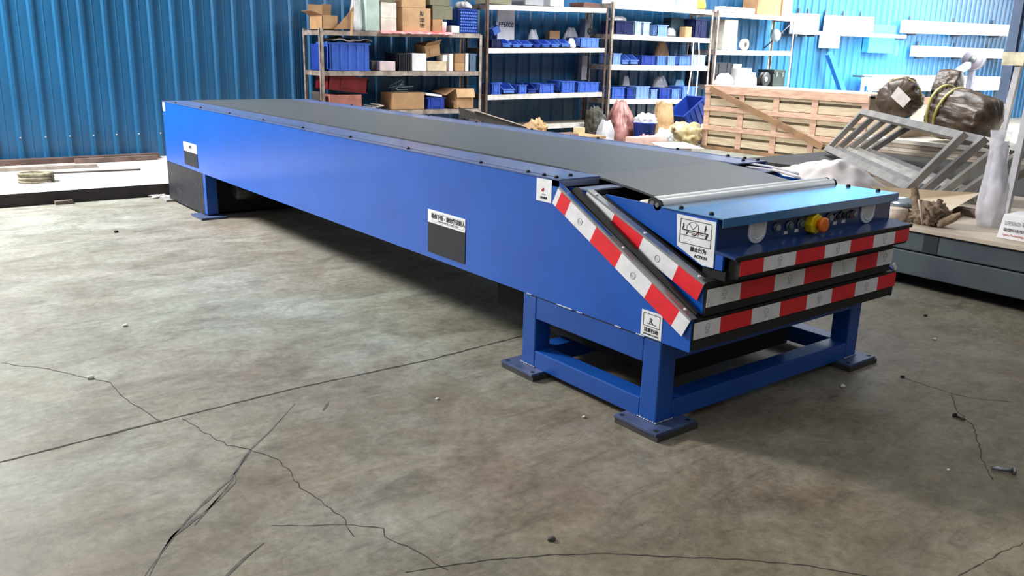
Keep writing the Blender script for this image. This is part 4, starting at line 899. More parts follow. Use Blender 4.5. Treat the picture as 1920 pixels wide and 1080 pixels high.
# long folded tray and paper on a bench behind the belt
bn = thing('work_bench', (-.9, 6.1, 0), 'low wooden bench carrying brown paper and packing straps, hidden behind the belt', 'bench')
z = P('x', -.7, 1050, 258).z
MB().box(-1.2, 5.25, z-.04, -.62, 6.75, z).build('bench_top', CARD[0], bn)
for x in (-1.15, -.72):
    for y in (5.3, 6.65): MB().box(x, y, 0.0, x+.05, y+.05, z-.04).build('leg', RUSTD, bn)
q = [P('x', -.85, 893, 224), P('x', -.85, 990, 250), P('x', -.85, 988, 238), P('x', -.85, 890, 207)]
tr = thing('metal_tray', (-.8, 5, 0), 'long dark tray with a pale rim, sloping down to the brown paper', 'tray')
MB().slab([q[0], q[1], q[2], q[3]], .008).build('tray_side', mat('tray_dark', '#4c4a48', .5, .3, .1, 8), tr)
MB().beam(q[3], q[2], .05, .012).build('rim', mat('tray_rim', '#d9cec2', .5, .1, .06, 8), tr)
MB().slab([q[3]+Vector((-.4, 0, .02)), q[2]+Vector((-.4, 0, .0)), q[1]+Vector((-.4, 0, 0)), q[0]+Vector((-.4, 0, 0))], .008).build('tray_side', mat('tray_dark', '#4c4a48'), tr)
for i in (.15, .8):
    a = Vector(q[0]).lerp(q[1], i); MB().box(a.x-.35, a.y-.02, .125 if a.y < 5.1 else 0, a.x-.05, a.y+.02, a.z+.01).build('support', RUSTD, tr)
c = P('x', -.9, 1005, 232)
blob_thing('brown_paper_ball', (c.x, c.y+.02, z+.125), (.14, .19, .15), BROWNBAG, 'crumpled brown paper at the end of the long dark tray', 'paper', 11, .3, 2.6, .5, z+.002)
tag(MB().slab([P('x', -.63, 983, 233), P('x', -.63, 1006, 262), P('x', -.66, 1016, 250), P('x', -.66, 995, 228)], .006).build('cardboard_flap', CARD[1]), 'tan cardboard flap beside the crumpled brown paper', 'cardboard')
for i in range(3):
    ya = P('x', -.8, 1030+4*i, 245).y
    tag(MB().beam((-.75-.1*i, ya, z+.02+.001), (-.78-.1*i, ya+.55, z+.02+.001), .08, .035).build('brown_batten', mat('batten_red', '#8c6a5a', .7, 0, .12, 6)), ['front', 'middle', 'rear'][i]+' one of three brown battens lying behind the belt', 'batten')
c = P('x', -.8, 1088, 252); 
tag(MB().box(-.85, P('x', -.8, 1079, 250).y, z+.001, -.72, P('x', -.8, 1090, 250).y, z+.13).build('yellow_block', mat('cream_block', '#d9c9a0', .7)), 'small cream block at the right end of the brown battens', 'block')

# ------------------------------------------------------------------ big wooden crate
WOOD = mat('crate_wood', '#b8917a', .7, 0, .1, 5, col2='#cfae96', stretch=(1, 1, 6)); WOODL = mat('crate_slat', '#bca88a', .7, 0, .08, 4, col2='#d3c3a6', stretch=(1, 1, 8)); WOODD = mat('crate_brace', '#8a6a4c', .75, 0, .1, 5)
CX0, CX1, CY, CH = -1.02, 2.06, 9.5, 1.07
cr = thing('wooden_crate', ((CX0+CX1)/2, CY+.5, 0), 'large wooden slatted crate with a diagonal brace, behind the conveyor nose', 'crate')
def box_p(nm, x0, y0, z0, x1, y1, z1, m): return MB().box(x0, y0, z0, x1, y1, z1).build(nm, m, cr, bevel=.004)
for i in range(6):
    z0 = .09+i*.165; box_p('slat', CX0+.02, CY+.022, z0, CX1-.02, CY+.04, z0+.125, WOODL)
MB().box(CX0+.03, CY+.05, .05, CX1-.03, CY+.97, CH-.04).build('contents', mat('crate_inside', '#6d5f4a', .8, 0, .1, 4), cr)
for f in (0, .345, .56, .775, 1): 
    w = .055; x = CX0+(CX1-CX0)*(f if f in (0, 1) else f*.97)
    x = min(max(x, CX0+w), CX1-w)
    if f == .345: x = CX0+.78
    if f == .56: x = CX0+1.47
    if f == .775: x = CX0+2.18
    box_p('batten', x-w, CY, .0 if True else 0, x+w, CY+.021, CH-.02, WOOD)
for z0 in (.33, .66): box_p('rail', CX0, CY-.02, z0, CX1, CY-.001, z0+.085, WOOD)
box_p('rail', CX0, CY-.02, CH-.11, CX1, CY-.001, CH, WOOD); box_p('rail', CX0, CY-.02, .0, CX1, CY-.001, .06, WOODD)
MB().beam((CX0+.12, CY-.032, CH-.03), (CX0+2.42, CY-.032, .26), .02, .10, up=(0, 0, 1)).build('brace', WOODD, cr)
box_p('lid', CX0-.02, CY-.02, CH+.001, CX1+.02, CY+1.0, CH+.025, WOOD)
for x in (CX0+.05, CX1-.1): box_p('side_post', x, CY+.9, 0, x+.06, CY+.98, CH, WOOD)
a = P('y', 10.6, 1618, 200); b = P('y', 10.6, 1665, 180)
pc = thing('pale_wooden_case', ((a.x+b.x)/2+.3, 11, 0), 'pale wooden case standing right behind the end of the slatted crate', 'case')
MB().box(2.15, 10.6, .0, b.x+.4, 11.2, b.z-.12).build('body', mat('pale_case', '#d8c4b4', .7, 0, .06, 4), pc); MB().box(2.13, 10.57, b.z-.119, b.x+.42, 11.22, b.z).build('lid_frame', mat('pale_case_lid', '#c99d80', .7, 0, .06, 4), pc)
c = P('z', .0, 1541, 305)
tag(crate_mb(2.2, 2.52, 8.0, 8.36, 0.001, .13, 3).build('small_blue_crate', BIN[1]), 'small blue crate on the floor at the left foot of the leaning frames', 'crate')

# ------------------------------------------------------------------ dark steel beams and the deck on them
BEAM = mat('dark_beam_paint', '#39424a', .6, .15, .12, 2.5, col2='#4b5458', bump=.03)
LY = 3.2
tag(MB().box(3.2, LY, .295, 10.5, LY+.45, .432).build('steel_beam', BEAM, bevel=.008), 'upper of two long dark steel beams lying stacked right of the conveyor', 'beam')
tag(MB().box(3.0, LY+.012, .118, 10.5, LY+.46, .285).build('steel_beam', BEAM, bevel=.008), 'lower of two long dark steel beams lying stacked right of the conveyor', 'beam')
tag(MB().box(6.20, LY-.004, .30, 6.30, LY-.0005, .428).build('beam_plate', mat('beam_dark_mark', '#22272b', .6, .2)), 'dark joint plate on the face of the upper steel beam', 'plate')
for x in (3.6, 5.4, 7.2, 9.0): tag(MB().box(x, LY+.1, .0, x+.12, LY+.44, .117).build('timber_bearer', mat('bearer', '#1f1b18', .8, 0, .1, 5)), 'dark timber bearer under the lower steel beam', 'bearer', 'timber bearers under the steel beams')
for x in (3.7, 5.5, 7.3): tag(MB().box(x, LY+.06, .2855, x+.1, LY+.4, .2945).build('packing_strip', mat('bearer', '#1f1b18')), 'thin packing strip between the two steel beams', 'strip', 'packing strips between the steel beams')
DK = mat('deck_board', '#b3a390', .7, 0, .08, 3, col2='#c9bba9')
DZ = .465
dk = thing('board_deck', (6.5, 4.5, 0), 'dusty beige board deck lying on top of the dark steel beams', 'deck')
MB().box(3.7, LY-.03, .434, 10.5, LY+1.1, DZ).build('board', DK, dk, bevel=.003)
MB().box(3.65, LY+1.11, .434, 10.5, LY+2.2, DZ).build('board', DK, dk, bevel=.003)
pass
for x in (3.8, 7, 10): 
    for y in (LY+1.05, LY+2.05): MB().box(x, y, 0, x+.1, y+.12, .433).build('trestle', mat('bearer', '#1f1b18'), dk)

sk = thing('steel_skid', (5.5, 6.5, 0), 'dark low platform behind the beige boards, carrying the leaning frames', 'platform')
MB().box(2.95, LY+2.22, .06, 9.5, 7.75, DZ-.001).build('platform_box', mat('skid_dark', '#26231f', .7, .1, .15, 3), sk); MB().box(3.05, LY+2.3, .0, 9.4, 7.65, .059).build('runner', mat('bearer', '#1f1b18'), sk)
# carton at the right edge
a = P('y', 3.31, 1867, 450); b = P('y', 3.31, 1960, 465); zt = P('y', 3.31, 1885, 402).z
bx = tag(MB().hexa([(a.x, 3.31, DZ+.001), (b.x, 3.31, DZ+.001), (b.x, 3.55, DZ+.001), (a.x, 3.55, DZ+.001), (a.x+.02, 3.315, zt), (b.x, 3.315, zt), (b.x, 3.55, zt), (a.x+.02, 3.55, zt)]).build('white_carton', WHITEC, bevel=.003), 'white carton with printed lettering at the right edge of the board deck', 'carton')
hh = zt-DZ
text_mb('LESSO 联塑', hh*.22, (a.x+.035, 3.3075, DZ+hh*.60), (1, 0, .0), (0, .02, 1)).build('lettering', INKG, bx)
text_mb('联塑科技发展有限公司\n', hh*.15, (a.x+.035, 3.3065, DZ+hh*.34), (1, 0, .0), (0, .02, 1)).build('lettering', INK, bx)
text_mb('Lesso Technology Development', hh*.11, (a.x+.035, 3.3065, DZ+hh*.15), (1, 0, .0), (0, .02, 1)).build('lettering', INKR, bx)
# dark trunk behind it
tag(MB().box(6.62, 4.0, DZ+.001, 8.2, 4.5, P('y', 4.0, 1890, 372).z).build('black_chest', mat('black_chest', '#17181a', .6, 0, .1, 5), bevel=.006), 'long black chest on the deck behind the white carton', 'chest')
# plastic-wrapped upright roll
c0 = P('y', 3.62, 1842, 443); 
pr = []
for py, l, r in ((443, 1818, 1864), (420, 1819, 1874), (390, 1824, 1878), (365, 1828, 1880), (345, 1834, 1877), (325, 1840, 1876), (300, 1843, 1876), (275, 1846, 1885), (264, 1846, 1886)):
    L_, R_ = P('y', 3.62, l, py), P('y', 3.62, r, py); pr.append(((L_+R_)/2, (R_.x-L_.x)/2))
zmin = pr[0][0].z; vs = []; fs = []; K = 40; RN = 40
for i in range(RN+1):
    t = i/RN*(len(pr)-1); k = min(int(t), len(pr)-2); u = t-k; ce = pr[k][0].lerp(pr[k+1][0], u); r = pr[k][1]*(1-u)+pr[k+1][1]*u
    for j in range(K):
        an = 2*PI*j/K; w = 1+.16*noise.noise(Vector((math.cos(an)*1.4, math.sin(an)*1.4, i*.10)))-.12*abs(noise.noise(Vector((math.cos(an)*3.5, math.sin(an)*3.5, i*.25+9))))
        vs.append((ce.x+r*w*math.cos(an), 3.62+.07+r*.8*w*math.sin(an), max(DZ+.001, DZ+.001+ce.z-zmin)))
for i in range(RN):
    for j in range(K): fs.append((i*K+j, i*K+(j+1) % K, (i+1)*K+(j+1) % K, (i+1)*K+j))
wr = thing('plastic_wrapped_roll', (c0.x, 3.69, DZ), 'upright roll wrapped in clear crinkled plastic film beside the white carton', 'roll')
MB().add(vs, fs, True).build('film', mat('crinkled_film', '#e6e4ea', .15, 0, .06, 9, alpha=.55, bump=.3), wr)
MB().lathe([(.05, DZ+.002), (.05, pr[4][0].z), (.045, pr[-1][0].z-.05)], 16, ((pr[0][0].x+pr[3][0].x)/2, 3.70, 0)).build('core', mat('film_core', '#d6d2d6', .4, 0, .05, 9), wr)
# plywood sheet
pa = [P('z', .60, 1632, 350), P('z', .60, 1838, 362), P('z', .49, 1757, 409), P('z', .50, 1672, 377)]
tag(MB().slab(pa, .016).build('plywood_sheet', mat('plywood', '#bfa98c', .65, 0, .07, 3, col2='#d4c2a6')), 'beige plywood sheet lying tilted on the deck behind the rope clump', 'plywood')
tag(MB().box(5.35, 3.95, DZ+.001, 5.75, 4.15, .49).build('support_block', mat('block_brown', '#5c4a3e', .8)), 'brown timber block propping the tilted plywood sheet', 'block')
tag(MB().beam((6.02, 4.02, DZ+.026), (6.62, 3.86, DZ+.026), .09, .05).build('brown_timber', mat('block_brown', '#5c4a3e')), 'brown timber lying on the deck left of the plastic-wrapped roll', 'timber')
# rope clump, spool, metal scoop, twine
ROPE = mat('hessian_cloth', '#6f5a46', .9, 0, .2, 26, col2='#93806a', bump=.3)
c = P('y', 3.34, 1741, 410); rp = thing('hessian_rag', (c.x, 3.34, DZ), 'clump of brown hessian rag on the front edge of the deck', 'rag')
rm = MB()
rm.blob((c.x, 3.34, DZ+.07), (.15, .10, .10), 4, .35, 2.6, 4, .5, DZ+.002)
for i, (dx, dz, an, ln, wd_) in enumerate(((-.05, .02, 1.9, .24, .07), (.02, .02, 1.35, .17, .06), (.09, .02, .6, .17, .06), (-.01, .03, 2.3, .20, .05))):
    A = Vector((c.x+dx, 3.31+.03*(i % 2), DZ+dz)); d_ = Vector((math.cos(an), .05, math.sin(an)))
    def fold(u, v, A=A, d_=d_, ln=ln, wd_=wd_, i=i):
        q = 2*PI*v; k = (1-.35*u)*(1+.35*noise.noise(Vector((math.cos(q)*1.5, math.sin(q)*1.5+i*4, u*3))))
        p = A+d_*(ln*u)+Vector((-d_.z, 0, d_.x))*(wd_*.5*k*math.cos(q))+Vector((0, 1, 0))*(.03*k*math.sin(q))
        p.z = max(p.z, DZ+.003); return p
    rm.grid(fold, 12, 16)
rm.build('cloth', ROPE, rp)
MB().tube([Vector((c.x+.02, 3.225, DZ+.02)), Vector((c.x+.0, 3.22, DZ+.1)), Vector((c.x-.04, 3.24, DZ+.18))], .009, 6).build('loose_cord', mat('cord_pale', '#b5a48f', .8, 0, .1, 16), rp)
c = P('y', 3.32, 1685, 418); 
tag(MB().lathe([(.03, 0), (.075, .005), (.085, .04), (.075, .085), (.03, .09)], 24, (c.x-.02, 3.30, DZ+.002)).build('twine_ball', mat('twine_cream', '#cdb9a8', .8, 0, .1, 14)), 'cream ball of twine between the nose and the rope clump', 'twine')
c = P('y', 3.45, 1692, 391); sc = thing('metal_scoop', (c.x, 3.45, DZ), 'shiny metal bowl lying behind the twine ball', 'bowl')
MB().blob((c.x, 3.45, DZ+.10), (.11, .08, .055), 5, .05, sub=3).build('bowl', mat('scoop_metal', '#9aa4a8', .25, .8, .08, 6), sc)
MB().box(c.x-.1, 3.41, DZ+.001, c.x+.06, 3.5, DZ+.05).build('handle_block', CARD[3], sc)
# crumpled white plastic sheet behind the nose
pb = mat('white_sheet_film', '#d6ccc9', .35, 0, .08, 4, col2='#ece4e4', alpha=.93)
sp = MB()
def fnp(u, v):
    top = P('y', 4.15, 1488+172*u, 306-8*math.sin(PI*min(1, u*1.15))**.7+8*noise.noise(Vector((u*5, 1, 2))))
    env = math.sin(PI*min(max(u, .001), .999))**.35
    zz = DZ+.004+max(0, (top.z-DZ))*env*math.sin(PI*(v*.92+.04))**.6
    return Vector((top.x+.12*(v-.5)+.03*noise.noise(Vector((u*7, v*7, 0))), 3.64+.62*v, zz+.03*noise.noise(Vector((u*9, v*6, 3)))*env))
sp.grid(fnp, 46, 26)
tag(sp.build('plastic_sheet_heap', pb, solid=.002), 'heap of milky plastic sheet behind the conveyor nose', 'plastic')

# ------------------------------------------------------------------ leaning frames
FRM = [mat('frame_metal_%d' % i, c, .42, .45, .08, 6, col2=d) for i, (c, d) in enumerate((('#8d8780', '#aaa49c'), ('#77726e', '#948e88'), ('#9c968e', '#bcb6ae')))]
def frame_obj(bl, length, width, e, lean, m, label, sec=.045, hz=DZ+.03):
    B0 = Vector(bl); e = Vector(e).normalized(); nperp = Vector((-e.y, e.x, 0))   # leaning away
    d = (nperp*math.cos(lean)+Vector((0, 0, 1))*math.sin(lean)).normalized()
    n = e.cross(d); B1 = B0+e*length; T0 = B0+d*width; T1 = B1+d*width
    o = thing('rectangular_frame', B0, label, 'frame', 'metal frames leaning on the deck')
    h = sec/2
    for a, b in ((B0+d*h, B1+d*h), (T0-d*h, T1-d*h)): MB().beam(a, b, sec*.8, sec, up=d).build('long_bar', m, o)
    for a, b in ((B0+e*h+d*sec, T0+e*h-d*sec), (B1-e*h+d*sec, T1-e*h-d*sec)): MB().beam(a, b, sec, sec*.8, up=n).build('short_bar', m, o)
    return B0, B1, T0, T1
ev = (.846, -.533, 0)
T0_ = P('y', 7.0, 1621, 206); T1_ = P('z', T0_.z, 1812, 251); ev = (T1_-T0_).normalized(); nv = Vector((-ev.y, ev.x, 0)); LN0 = (T1_-T0_).length
zb_ = DZ+.045; le0 = math.radians(52); wd0 = (T0_.z-zb_)/math.sin(le0)
bl0 = T0_-(nv*math.cos(le0)+Vector((0, 0, 1))*math.sin(le0))*wd0
names = ['foremost and tallest of five metal frames leaning as a fan', 'second metal frame from the front of the leaning fan', 'middle metal frame of the leaning fan', 'fourth metal frame from the front of the leaning fan', 'rearmost and most reclined metal frame of the leaning fan']
for i, (dl, le, off) in enumerate(((0, 52, 0), (.05, 48, .10), (.10, 44.5, .205), (.16, 41, .315), (.2, 37.5, .435))):
    frame_obj(bl0+nv*off+ev*(.03*i), LN0+dl, wd0, ev, math.radians(le), FRM[i % 3], names[i], .072)
# loose bars seen through the leaning frames
# boards and the dark bin behind the frames, carrying the wrapped rolls
sb = thing('board_stack', (4.6, 7.2, 0), 'stack of pale boards behind the leaning frames', 'boards')
zt = .642
for i in range(5): MB().box(2.9+.03*(i % 2), 7.75+.02*(i % 3), zt-.05*(i+1), 5.6-.02*i, 9.0, zt-.05*i-.004).build('board', mat('pale_board_%d' % (i % 2), ('#d8cfc2', '#bfae98')[i % 2], .7, 0, .06, 4), sb)
for x in (3.0, 5.4):
    for y in (7.85, 8.55): MB().box(x, y, 0, x+.09, y+.09, zt-.25).build('trestle_leg', mat('bearer', '#1f1b18'), sb)
tag(MB().lathe([(.0, 3.55), (.12, 3.55), (.14, 3.6), (.14, 4.9), (.12, 4.95), (.0, 4.95)], 28, (0, 8.2, .145), 'x').build('dark_drum', mat('dark_drum', '#191614', .5, .2, .1, 6)), 'dark drum lying on the floor under the pale boards', 'drum')
MB().box(2.95, 7.98, zt+.001, 3.40, 8.58, .82).build('spacer', mat('pale_board_1', '#bfae98'), sb); MB().box(3.36, 8.62, zt+.001, 3.74, 8.98, .955).build('spacer', mat('pale_board_1', '#bfae98'), sb)
# brown wrapped rolls
BR = mat('brown_wrap', '#33271f', .38, 0, .25, 9, col2='#5e4c3c', bump=.25); BRT = mat('yellow_green_tape', '#9c9440', .3, 0, .12, 8, col2='#c9c07a')
YR = 8.15
def wrapped(name, ca, cb, r, label, seed, bulge=.12, ends=.78):
    o = thing(name, (Vector(ca)+Vector(cb))/2, label, 'roll', 'brown wrapped rolls')
    a, b = Vector(ca), Vector(cb); d = (b-a).normalized(); u = d.cross(Vector((0, 0, 1))).normalized(); w = d.cross(u); L = (b-a).length
    K, N = 72, 34; vs = []; fs = []
    for i in range(N+1):
        t = i/N; e = min(t, 1-t); rr_ = r*(.25+.75*min(1, (e/.10)))**.6 if e < .10 else r
        rr_ *= 1+bulge*math.sin(PI*t)
        for j in range(K):
            an = 2*PI*j/K; k = 1+.14*noise.noise(Vector((math.cos(an)*1.6, math.sin(an)*1.6, t*2+seed)))-.20*abs(noise.noise(Vector((math.cos(an)*4.5+seed+t*1.2, math.sin(an)*4.5, t*1.5))))-.10*abs(noise.noise(Vector((math.cos(an)*9+seed, math.sin(an)*9+t*2, t*3))))
            vs.append(a+d*L*t+(u*math.cos(an)+w*math.sin(an))*rr_*k)
    for i in range(N):
        for j in range(K): fs.append((i*K+j, i*K+(j+1) % K, (i+1)*K+(j+1) % K, (i+1)*K+j))
    m = MB().add(vs, fs, True); m.f.append(list(range(K))); m.smooth.append(True); m.f.append([N*K+j for j in range(K)]); m.smooth.append(True)
    m.build('wrapping', BR, o)
    return o, a, b, d, u, w
c = P('y', YR, 1697, 186); dpx = lambda n: n*((c-CAM).dot(FWD))/F_PX
r = dpx(38)
o1, a, b, d, u, w = wrapped('brown_wrapped_roll', c+Vector((-.04, -.18, -.01)), c+Vector((-.25, .45, .0)), r*1.0, 'round brown plastic-wrapped roll with a white paper label, on the boards behind the frames', 1, .06)
tocam = (CAM-c).normalized(); rx = tocam.cross(Vector((0, 0, 1))).normalized()*-1; uy = rx.cross(tocam)*-1
lc = P('y', YR-.28, 1687, 183); q = [P('y', YR-.30+.04*k, *p) for k, p in ((0, (1670, 181)), (0, (1693, 202)), (1, (1708, 186)), (1, (1684, 162)))]
MB().slab(q, .004).build('paper_label', mat('paper_label', '#cfc6c0', .7, 0, .04, 14), o1)
MB().tube([a+d*.34+(u*math.cos(t)+w*math.sin(t))*r*1.0 for t in [2*PI*k/30 for k in range(30)]], .012, 6, closed=True).build('tape_band', BRT, o1)
c2 = P('y', YR-.05, 1775, 176); e2 = P('y', YR-.35, 1850, 232)
o2, a, b, d, u, w = wrapped('brown_wrapped_bundle', P('y', YR, 1752, 205), P('y', YR-.15, 1868, 232), dpx(40), 'long brown plastic-wrapped bundle with yellow-green tape bands, right of the labelled roll', 2, .14)
for f, tl in ((.16, .5), (.30, -.3)):
    MB().tube([a+(b-a)*(f+.10*math.sin(t)*tl)+(u*math.cos(t)+w*math.sin(t))*dpx(40)*1.13 for t in [2*PI*k/36 for k in range(36)]], .02, 6, closed=True).build('tape_band', BRT, o2)
o3, a, b, d, u, w = wrapped('brown_wrapped_roll', P('y', YR+.55, 1750, 168), P('y', YR+.62, 1802, 172), dpx(36), 'dark brown wrapped roll lying behind the long taped bundle', 5, .08)

# ------------------------------------------------------------------ right end of the hall: column, poles, profiles on the wall
COLM = mat('column_paint', '#4a5a74', .5, .2, .06, 4)
c0 = P('z', 0, 1861, 272); cw = .20
def upright(y0_, px_top, px_bot, w):
    pass
v = P('y', 12.0, 1900, 60)
cp = thing('steel_column', (v.x, 12.0, 0), 'blue-grey steel column standing near the right edge', 'column')
MB().box(v.x-.07, 12.0, .012, v.x+.07, 12.012, 5).box(v.x-.07, 12.13, .012, v.x+.07, 12.142, 5).box(v.x-.006, 12.012, .012, v.x+.006, 12.13, 5).build('column_shaft', COLM, cp)
MB().box(v.x-.14, 11.93, 0, v.x+.14, 12.21, .012).build('base_plate', COLM, cp)
pa0, pa1 = P('y', 9.3, 1912, 118), P('y', 9.3, 1872, 280); pa1 = pa0+(pa1-pa0)*((pa0.z-.001)/(pa0.z-pa1.z))
gp_ = tag(MB().beam(pa0, pa1, .07, .07).build('grey_pole', mat('grey_pole', '#b4b2b6', .45, .3, .05, 8)), 'light grey square pole leaning in front of the steel column', 'pole')
tag(MB().beam((P('y', 4.2, 1890, 375).x, 4.2, DZ+.001), P('y', 4.3, 1935, 170), .045, .045).build('grey_pole', mat('grey_pole', '#b4b2b6')), 'light grey square pole standing on the deck at the right edge', 'pole')
tg = P('y', 9.25, 1898, 112)
MB().box(tg.x-.10, 9.2, tg.z-.07, tg.x+.16, 9.4, tg.z+.09).build('tape_wrap', mat('tape_wrap', '#c9bda0', .5, 0, .15, 8), gp_)
WPRO = mat('white_profile', '#f2f3f4', .4, 0, .02, 6)
XW = WX+.30
def profile(px0, py0, px1, py1, h, label, dep=.16, XW=XW, fs=(.1, .5, .9), hk=.12):
    a, b = P('x', XW, px0, py0), P('x', XW, px1, py1)
    o = thing('white_profile', ((a.x), (a.y+b.y)/2, 0), label, 'profile', 'white profiles on wall brackets')
    MB().hexa([(XW-dep, a.y, a.z-h), (XW, a.y, a.z-h), (XW, b.y, b.z-h), (XW-dep, b.y, b.z-h), (XW-dep, a.y, a.z), (XW, a.y, a.z), (XW, b.y, b.z), (XW-dep, b.y, b.z)]).build('bar', WPRO, o, bevel=.004)
    for f in fs:
        p = a.lerp(b, f); MB().box(WX+.034, p.y-.03, p.z-h-.05, XW-.01, p.y+.03, p.z-h-.001).box(WX+.034, p.y-.03, p.z-h-.05, WX+.06, p.y+.03, p.z+hk).build('bracket', mat('bracket_dark', '#39424c', .5, .3), o)
profile(1495, 25, 1538, 27, .42, 'short white panel high on the blue wall right of the far cartons')
profile(1558, 29, 1640, 32, .36, 'white panel high on the blue wall left of the long white profiles')
profile(1702, 38, 1895, 47, .30, 'uppermost of the long white profiles on the right part of the blue wall')
profile(1720, 86, 1882, 92, .26, 'middle one of the long white profiles on the right part of the blue wall')
profile(1490, 57, 1700, 66, .07, 'thin white rail running along the blue wall below the white panels', .05, XW+.12, (.02, .985), -.02)
wt = P('x', -1.9, 1662, 142); wr_ = P('x', -1.9, 1878, 150)
tb = thing('white_topped_table', (-2.1, (wt.y+wr_.y)/2, 0), 'white-sided workbench against the wall behind the wrapped rolls', 'bench')
MB().box(-2.5, wt.y, wt.z-.36, -1.9, wr_.y, wt.z).build('white_apron', WPRO, tb)
for y in (wt.y+.05, (wt.y+wr_.y)/2, wr_.y-.15):
    for x in (-2.45, -2.0): MB().box(x, y, 0, x+.08, y+.08, wt.z-.361).build('leg', mat('bracket_dark', '#39424c'), tb)
a = P('x', -2.3, 1564, 90); b = P('x', -2.3, 1601, 170)
tag(MB().beam((-2.42, a.y, a.z-.12), (-2.2, b.y+.1, 0.06), .12, .12).build('blue_pole', mat('blue_pole', '#1f5b9e', .4, .1, .05, 6)), 'dark blue square pole leaning against the blue wall', 'pole')
c = P('x', -2.4, 1567, 80)
tag(MB().box(-2.66, c.y-.28, c.z-.12, -2.46, c.y+.25, c.z+.16).build('white_lamp_box', WPRO, bevel=.01), 'white box fixed to the wall above the leaning blue pole', 'box')
c = P('x', -2.4, 1650, 58); 
tag(MB().box(-2.66, c.y-.25, c.z-.5, -2.5, c.y+.9, c.z+.15).build('blue_panel_box', mat('blue_panel', '#2f7fc0', .4, 0, .06, 6)), 'blue box hung on the wall below the white panel', 'box')
a = P('x', -2.2, 1617, 171); b = P('x', -2.2, 1650, 142); b.y = min(b.y, wt.y-.03)
ls = thing('low_rack', (-2.3, (a.y+b.y)/2, 0), 'low dark frame with blue boxes against the wall left of the white workbench', 'rack')
MB().box(-2.5, a.y, b.z-.04, -2.2, b.y, b.z).build('top_rail', mat('bracket_dark', '#39424c'), ls)
for y in (a.y, b.y-.06): MB().box(-2.26, y, 0, -2.2, y+.06, b.z-.041).build('post', WPRO, ls)
tag(MB().box(-2.5, a.y+.25, 0.001, -2.25, b.y-.12, b.z-.25).build('blue_box', mat('blue_box_deep', '#1d4f9a', .4, 0, .06, 6)), 'blue box standing inside the low dark frame', 'box')
# grey hose reel on a stand
c = P('x', .0, 1826, 112); rr_ = ((c-CAM).dot(FWD))/F_PX
rl = thing('hose_reel', (c.x, c.y, 0), 'grey reel with a dark hub on a stand above the wrapped rolls', 'reel')
R_ = 19*rr_; 
ax_ = (CAM-c); ax_.z = 0; ax_.normalize(); ax_ = (ax_+Vector((.0, -.35, 0))).normalized()
rot = Vector((0, 0, 1)).rotation_difference(ax_).to_matrix().to_4x4()
MB().lathe([(R_*.45, -.22), (R_, -.22), (R_, .16), (R_*.9, .2), (R_*.45, .2)], 30).xf(Matrix.Translation(c) @ rot).build('reel_body', mat('reel_grey', '#4c4d56', .5, .1, .1, 8), rl)
MB().lathe([(R_*.2, .13), (R_*.92, .202), (R_*.92, .21), (R_*.2, .215)], 30).xf(Matrix.Translation(c) @ rot).build('reel_face', mat('reel_face', '#3a353c', .5, .1, .1, 8), rl)
MB().lathe([(.001, .216), (R_*.32, .216), (R_*.3, .24), (.001, .24)], 20).xf(Matrix.Translation(c) @ rot).build('hub', BLACK, rl)
MB().box(c.x-.06, c.y-.06, 0, c.x+.06, c.y+.06, c.z-R_*.9).build('stand', mat('reel_grey', '#4c4d56'), rl)
MB().beam(c+Vector((0, -.1, -R_*.3)), c+Vector((.0, -.9, -R_*1.6)), .12, .12).build('arm', mat('reel_arm', '#4b5568', .5, .1, .08, 8), rl)

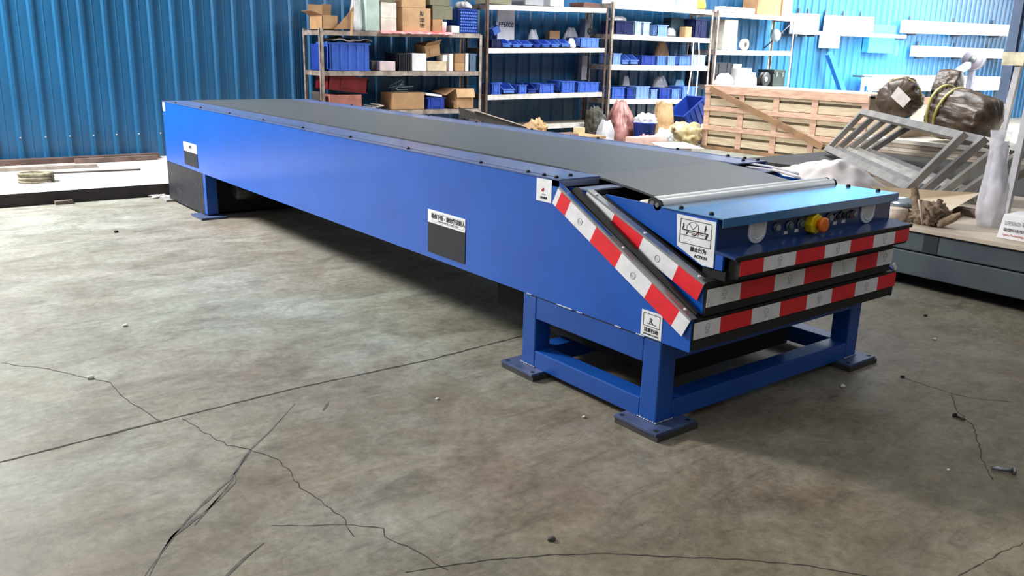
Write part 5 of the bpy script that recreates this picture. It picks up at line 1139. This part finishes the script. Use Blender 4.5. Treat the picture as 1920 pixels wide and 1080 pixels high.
# ------------------------------------------------------------------ light: daylight from the open side, roof light over the far part
wd = bpy.data.worlds.new('world'); SC.world = wd; wd.use_nodes = True; nt = wd.node_tree; bg = nt.nodes['Background']; L = nt.links.new
tc = nt.nodes.new('ShaderNodeTexCoord')
def vdot(v):
    d = nt.nodes.new('ShaderNodeVectorMath'); d.operation = 'DOT_PRODUCT'; L(tc.outputs['Generated'], d.inputs[0]); d.inputs[1].default_value = Vector(v).normalized(); return d.outputs['Value']
def mr(s, a, b, c, e):
    r = nt.nodes.new('ShaderNodeMapRange'); L(s, r.inputs['Value'])
    for k, q in zip(('From Min', 'From Max', 'To Min', 'To Max'), (a, b, c, e)): r.inputs[k].default_value = q
    return r.outputs['Result']
def mth(op, a, b):
    m = nt.nodes.new('ShaderNodeMath'); m.operation = op
    for i, q in enumerate((a, b)):
        if isinstance(q, float): m.inputs[i].default_value = q
        else: L(q, m.inputs[i])
    return m.outputs[0]
side = mr(vdot((-.75, -.66, 0)), -1, 1, .30, 1.0)
up = mr(vdot((0, 0, 1)), .0, .75, .15, 2.2)
L(mth('MULTIPLY', mth('MULTIPLY', side, up), WORLD_K), bg.inputs['Strength']); bg.inputs['Color'].default_value = (.92, .96, 1, 1)
def light(name, typ, loc, rot_to, energy, **k):
    d = bpy.data.lights.new(name, typ); d.energy = energy
    for a, b in k.items(): setattr(d, a, b)
    o = bpy.data.objects.new(name, d); COL.objects.link(o); o.location = loc
    o.rotation_euler = (Vector(rot_to)-Vector(loc)).to_track_quat('-Z', 'Y').to_euler(); return o
light('open_bay_daylight', 'AREA', (-1.2, -3.5, 4.8), (2.2, -.2, 0), KEY_K, shape='RECTANGLE', size=1.5, size_y=1.5, color=(1, .98, .95))
light('roof_light', 'AREA', (.9, 16.5, 6.4), (-2.2, 17.5, 1.2), ROOF_K, shape='RECTANGLE', size=3, size_y=18, spread=math.radians(125), color=(.95, .98, 1))
light('roof_light', 'AREA', (.4, 8.2, 6.0), (-2.2, 8.6, 1.2), ROOF2_K, shape='RECTANGLE', size=3, size_y=7, color=(.95, .98, 1))
light('end_fill_light', 'AREA', (4, 35, 5.5), (-1, 14, 1.0), END_FILL_K, shape='RECTANGLE', size=14, size_y=6, color=(.95, .98, 1))  # unseen fill light, added for glossy highlights on the wall ribs
SC.view_settings.view_transform = 'Standard'; SC.view_settings.look = 'None'; SC.view_settings.gamma = 1; SC.view_settings.use_curve_mapping = False
SC.view_settings.exposure = EXPO
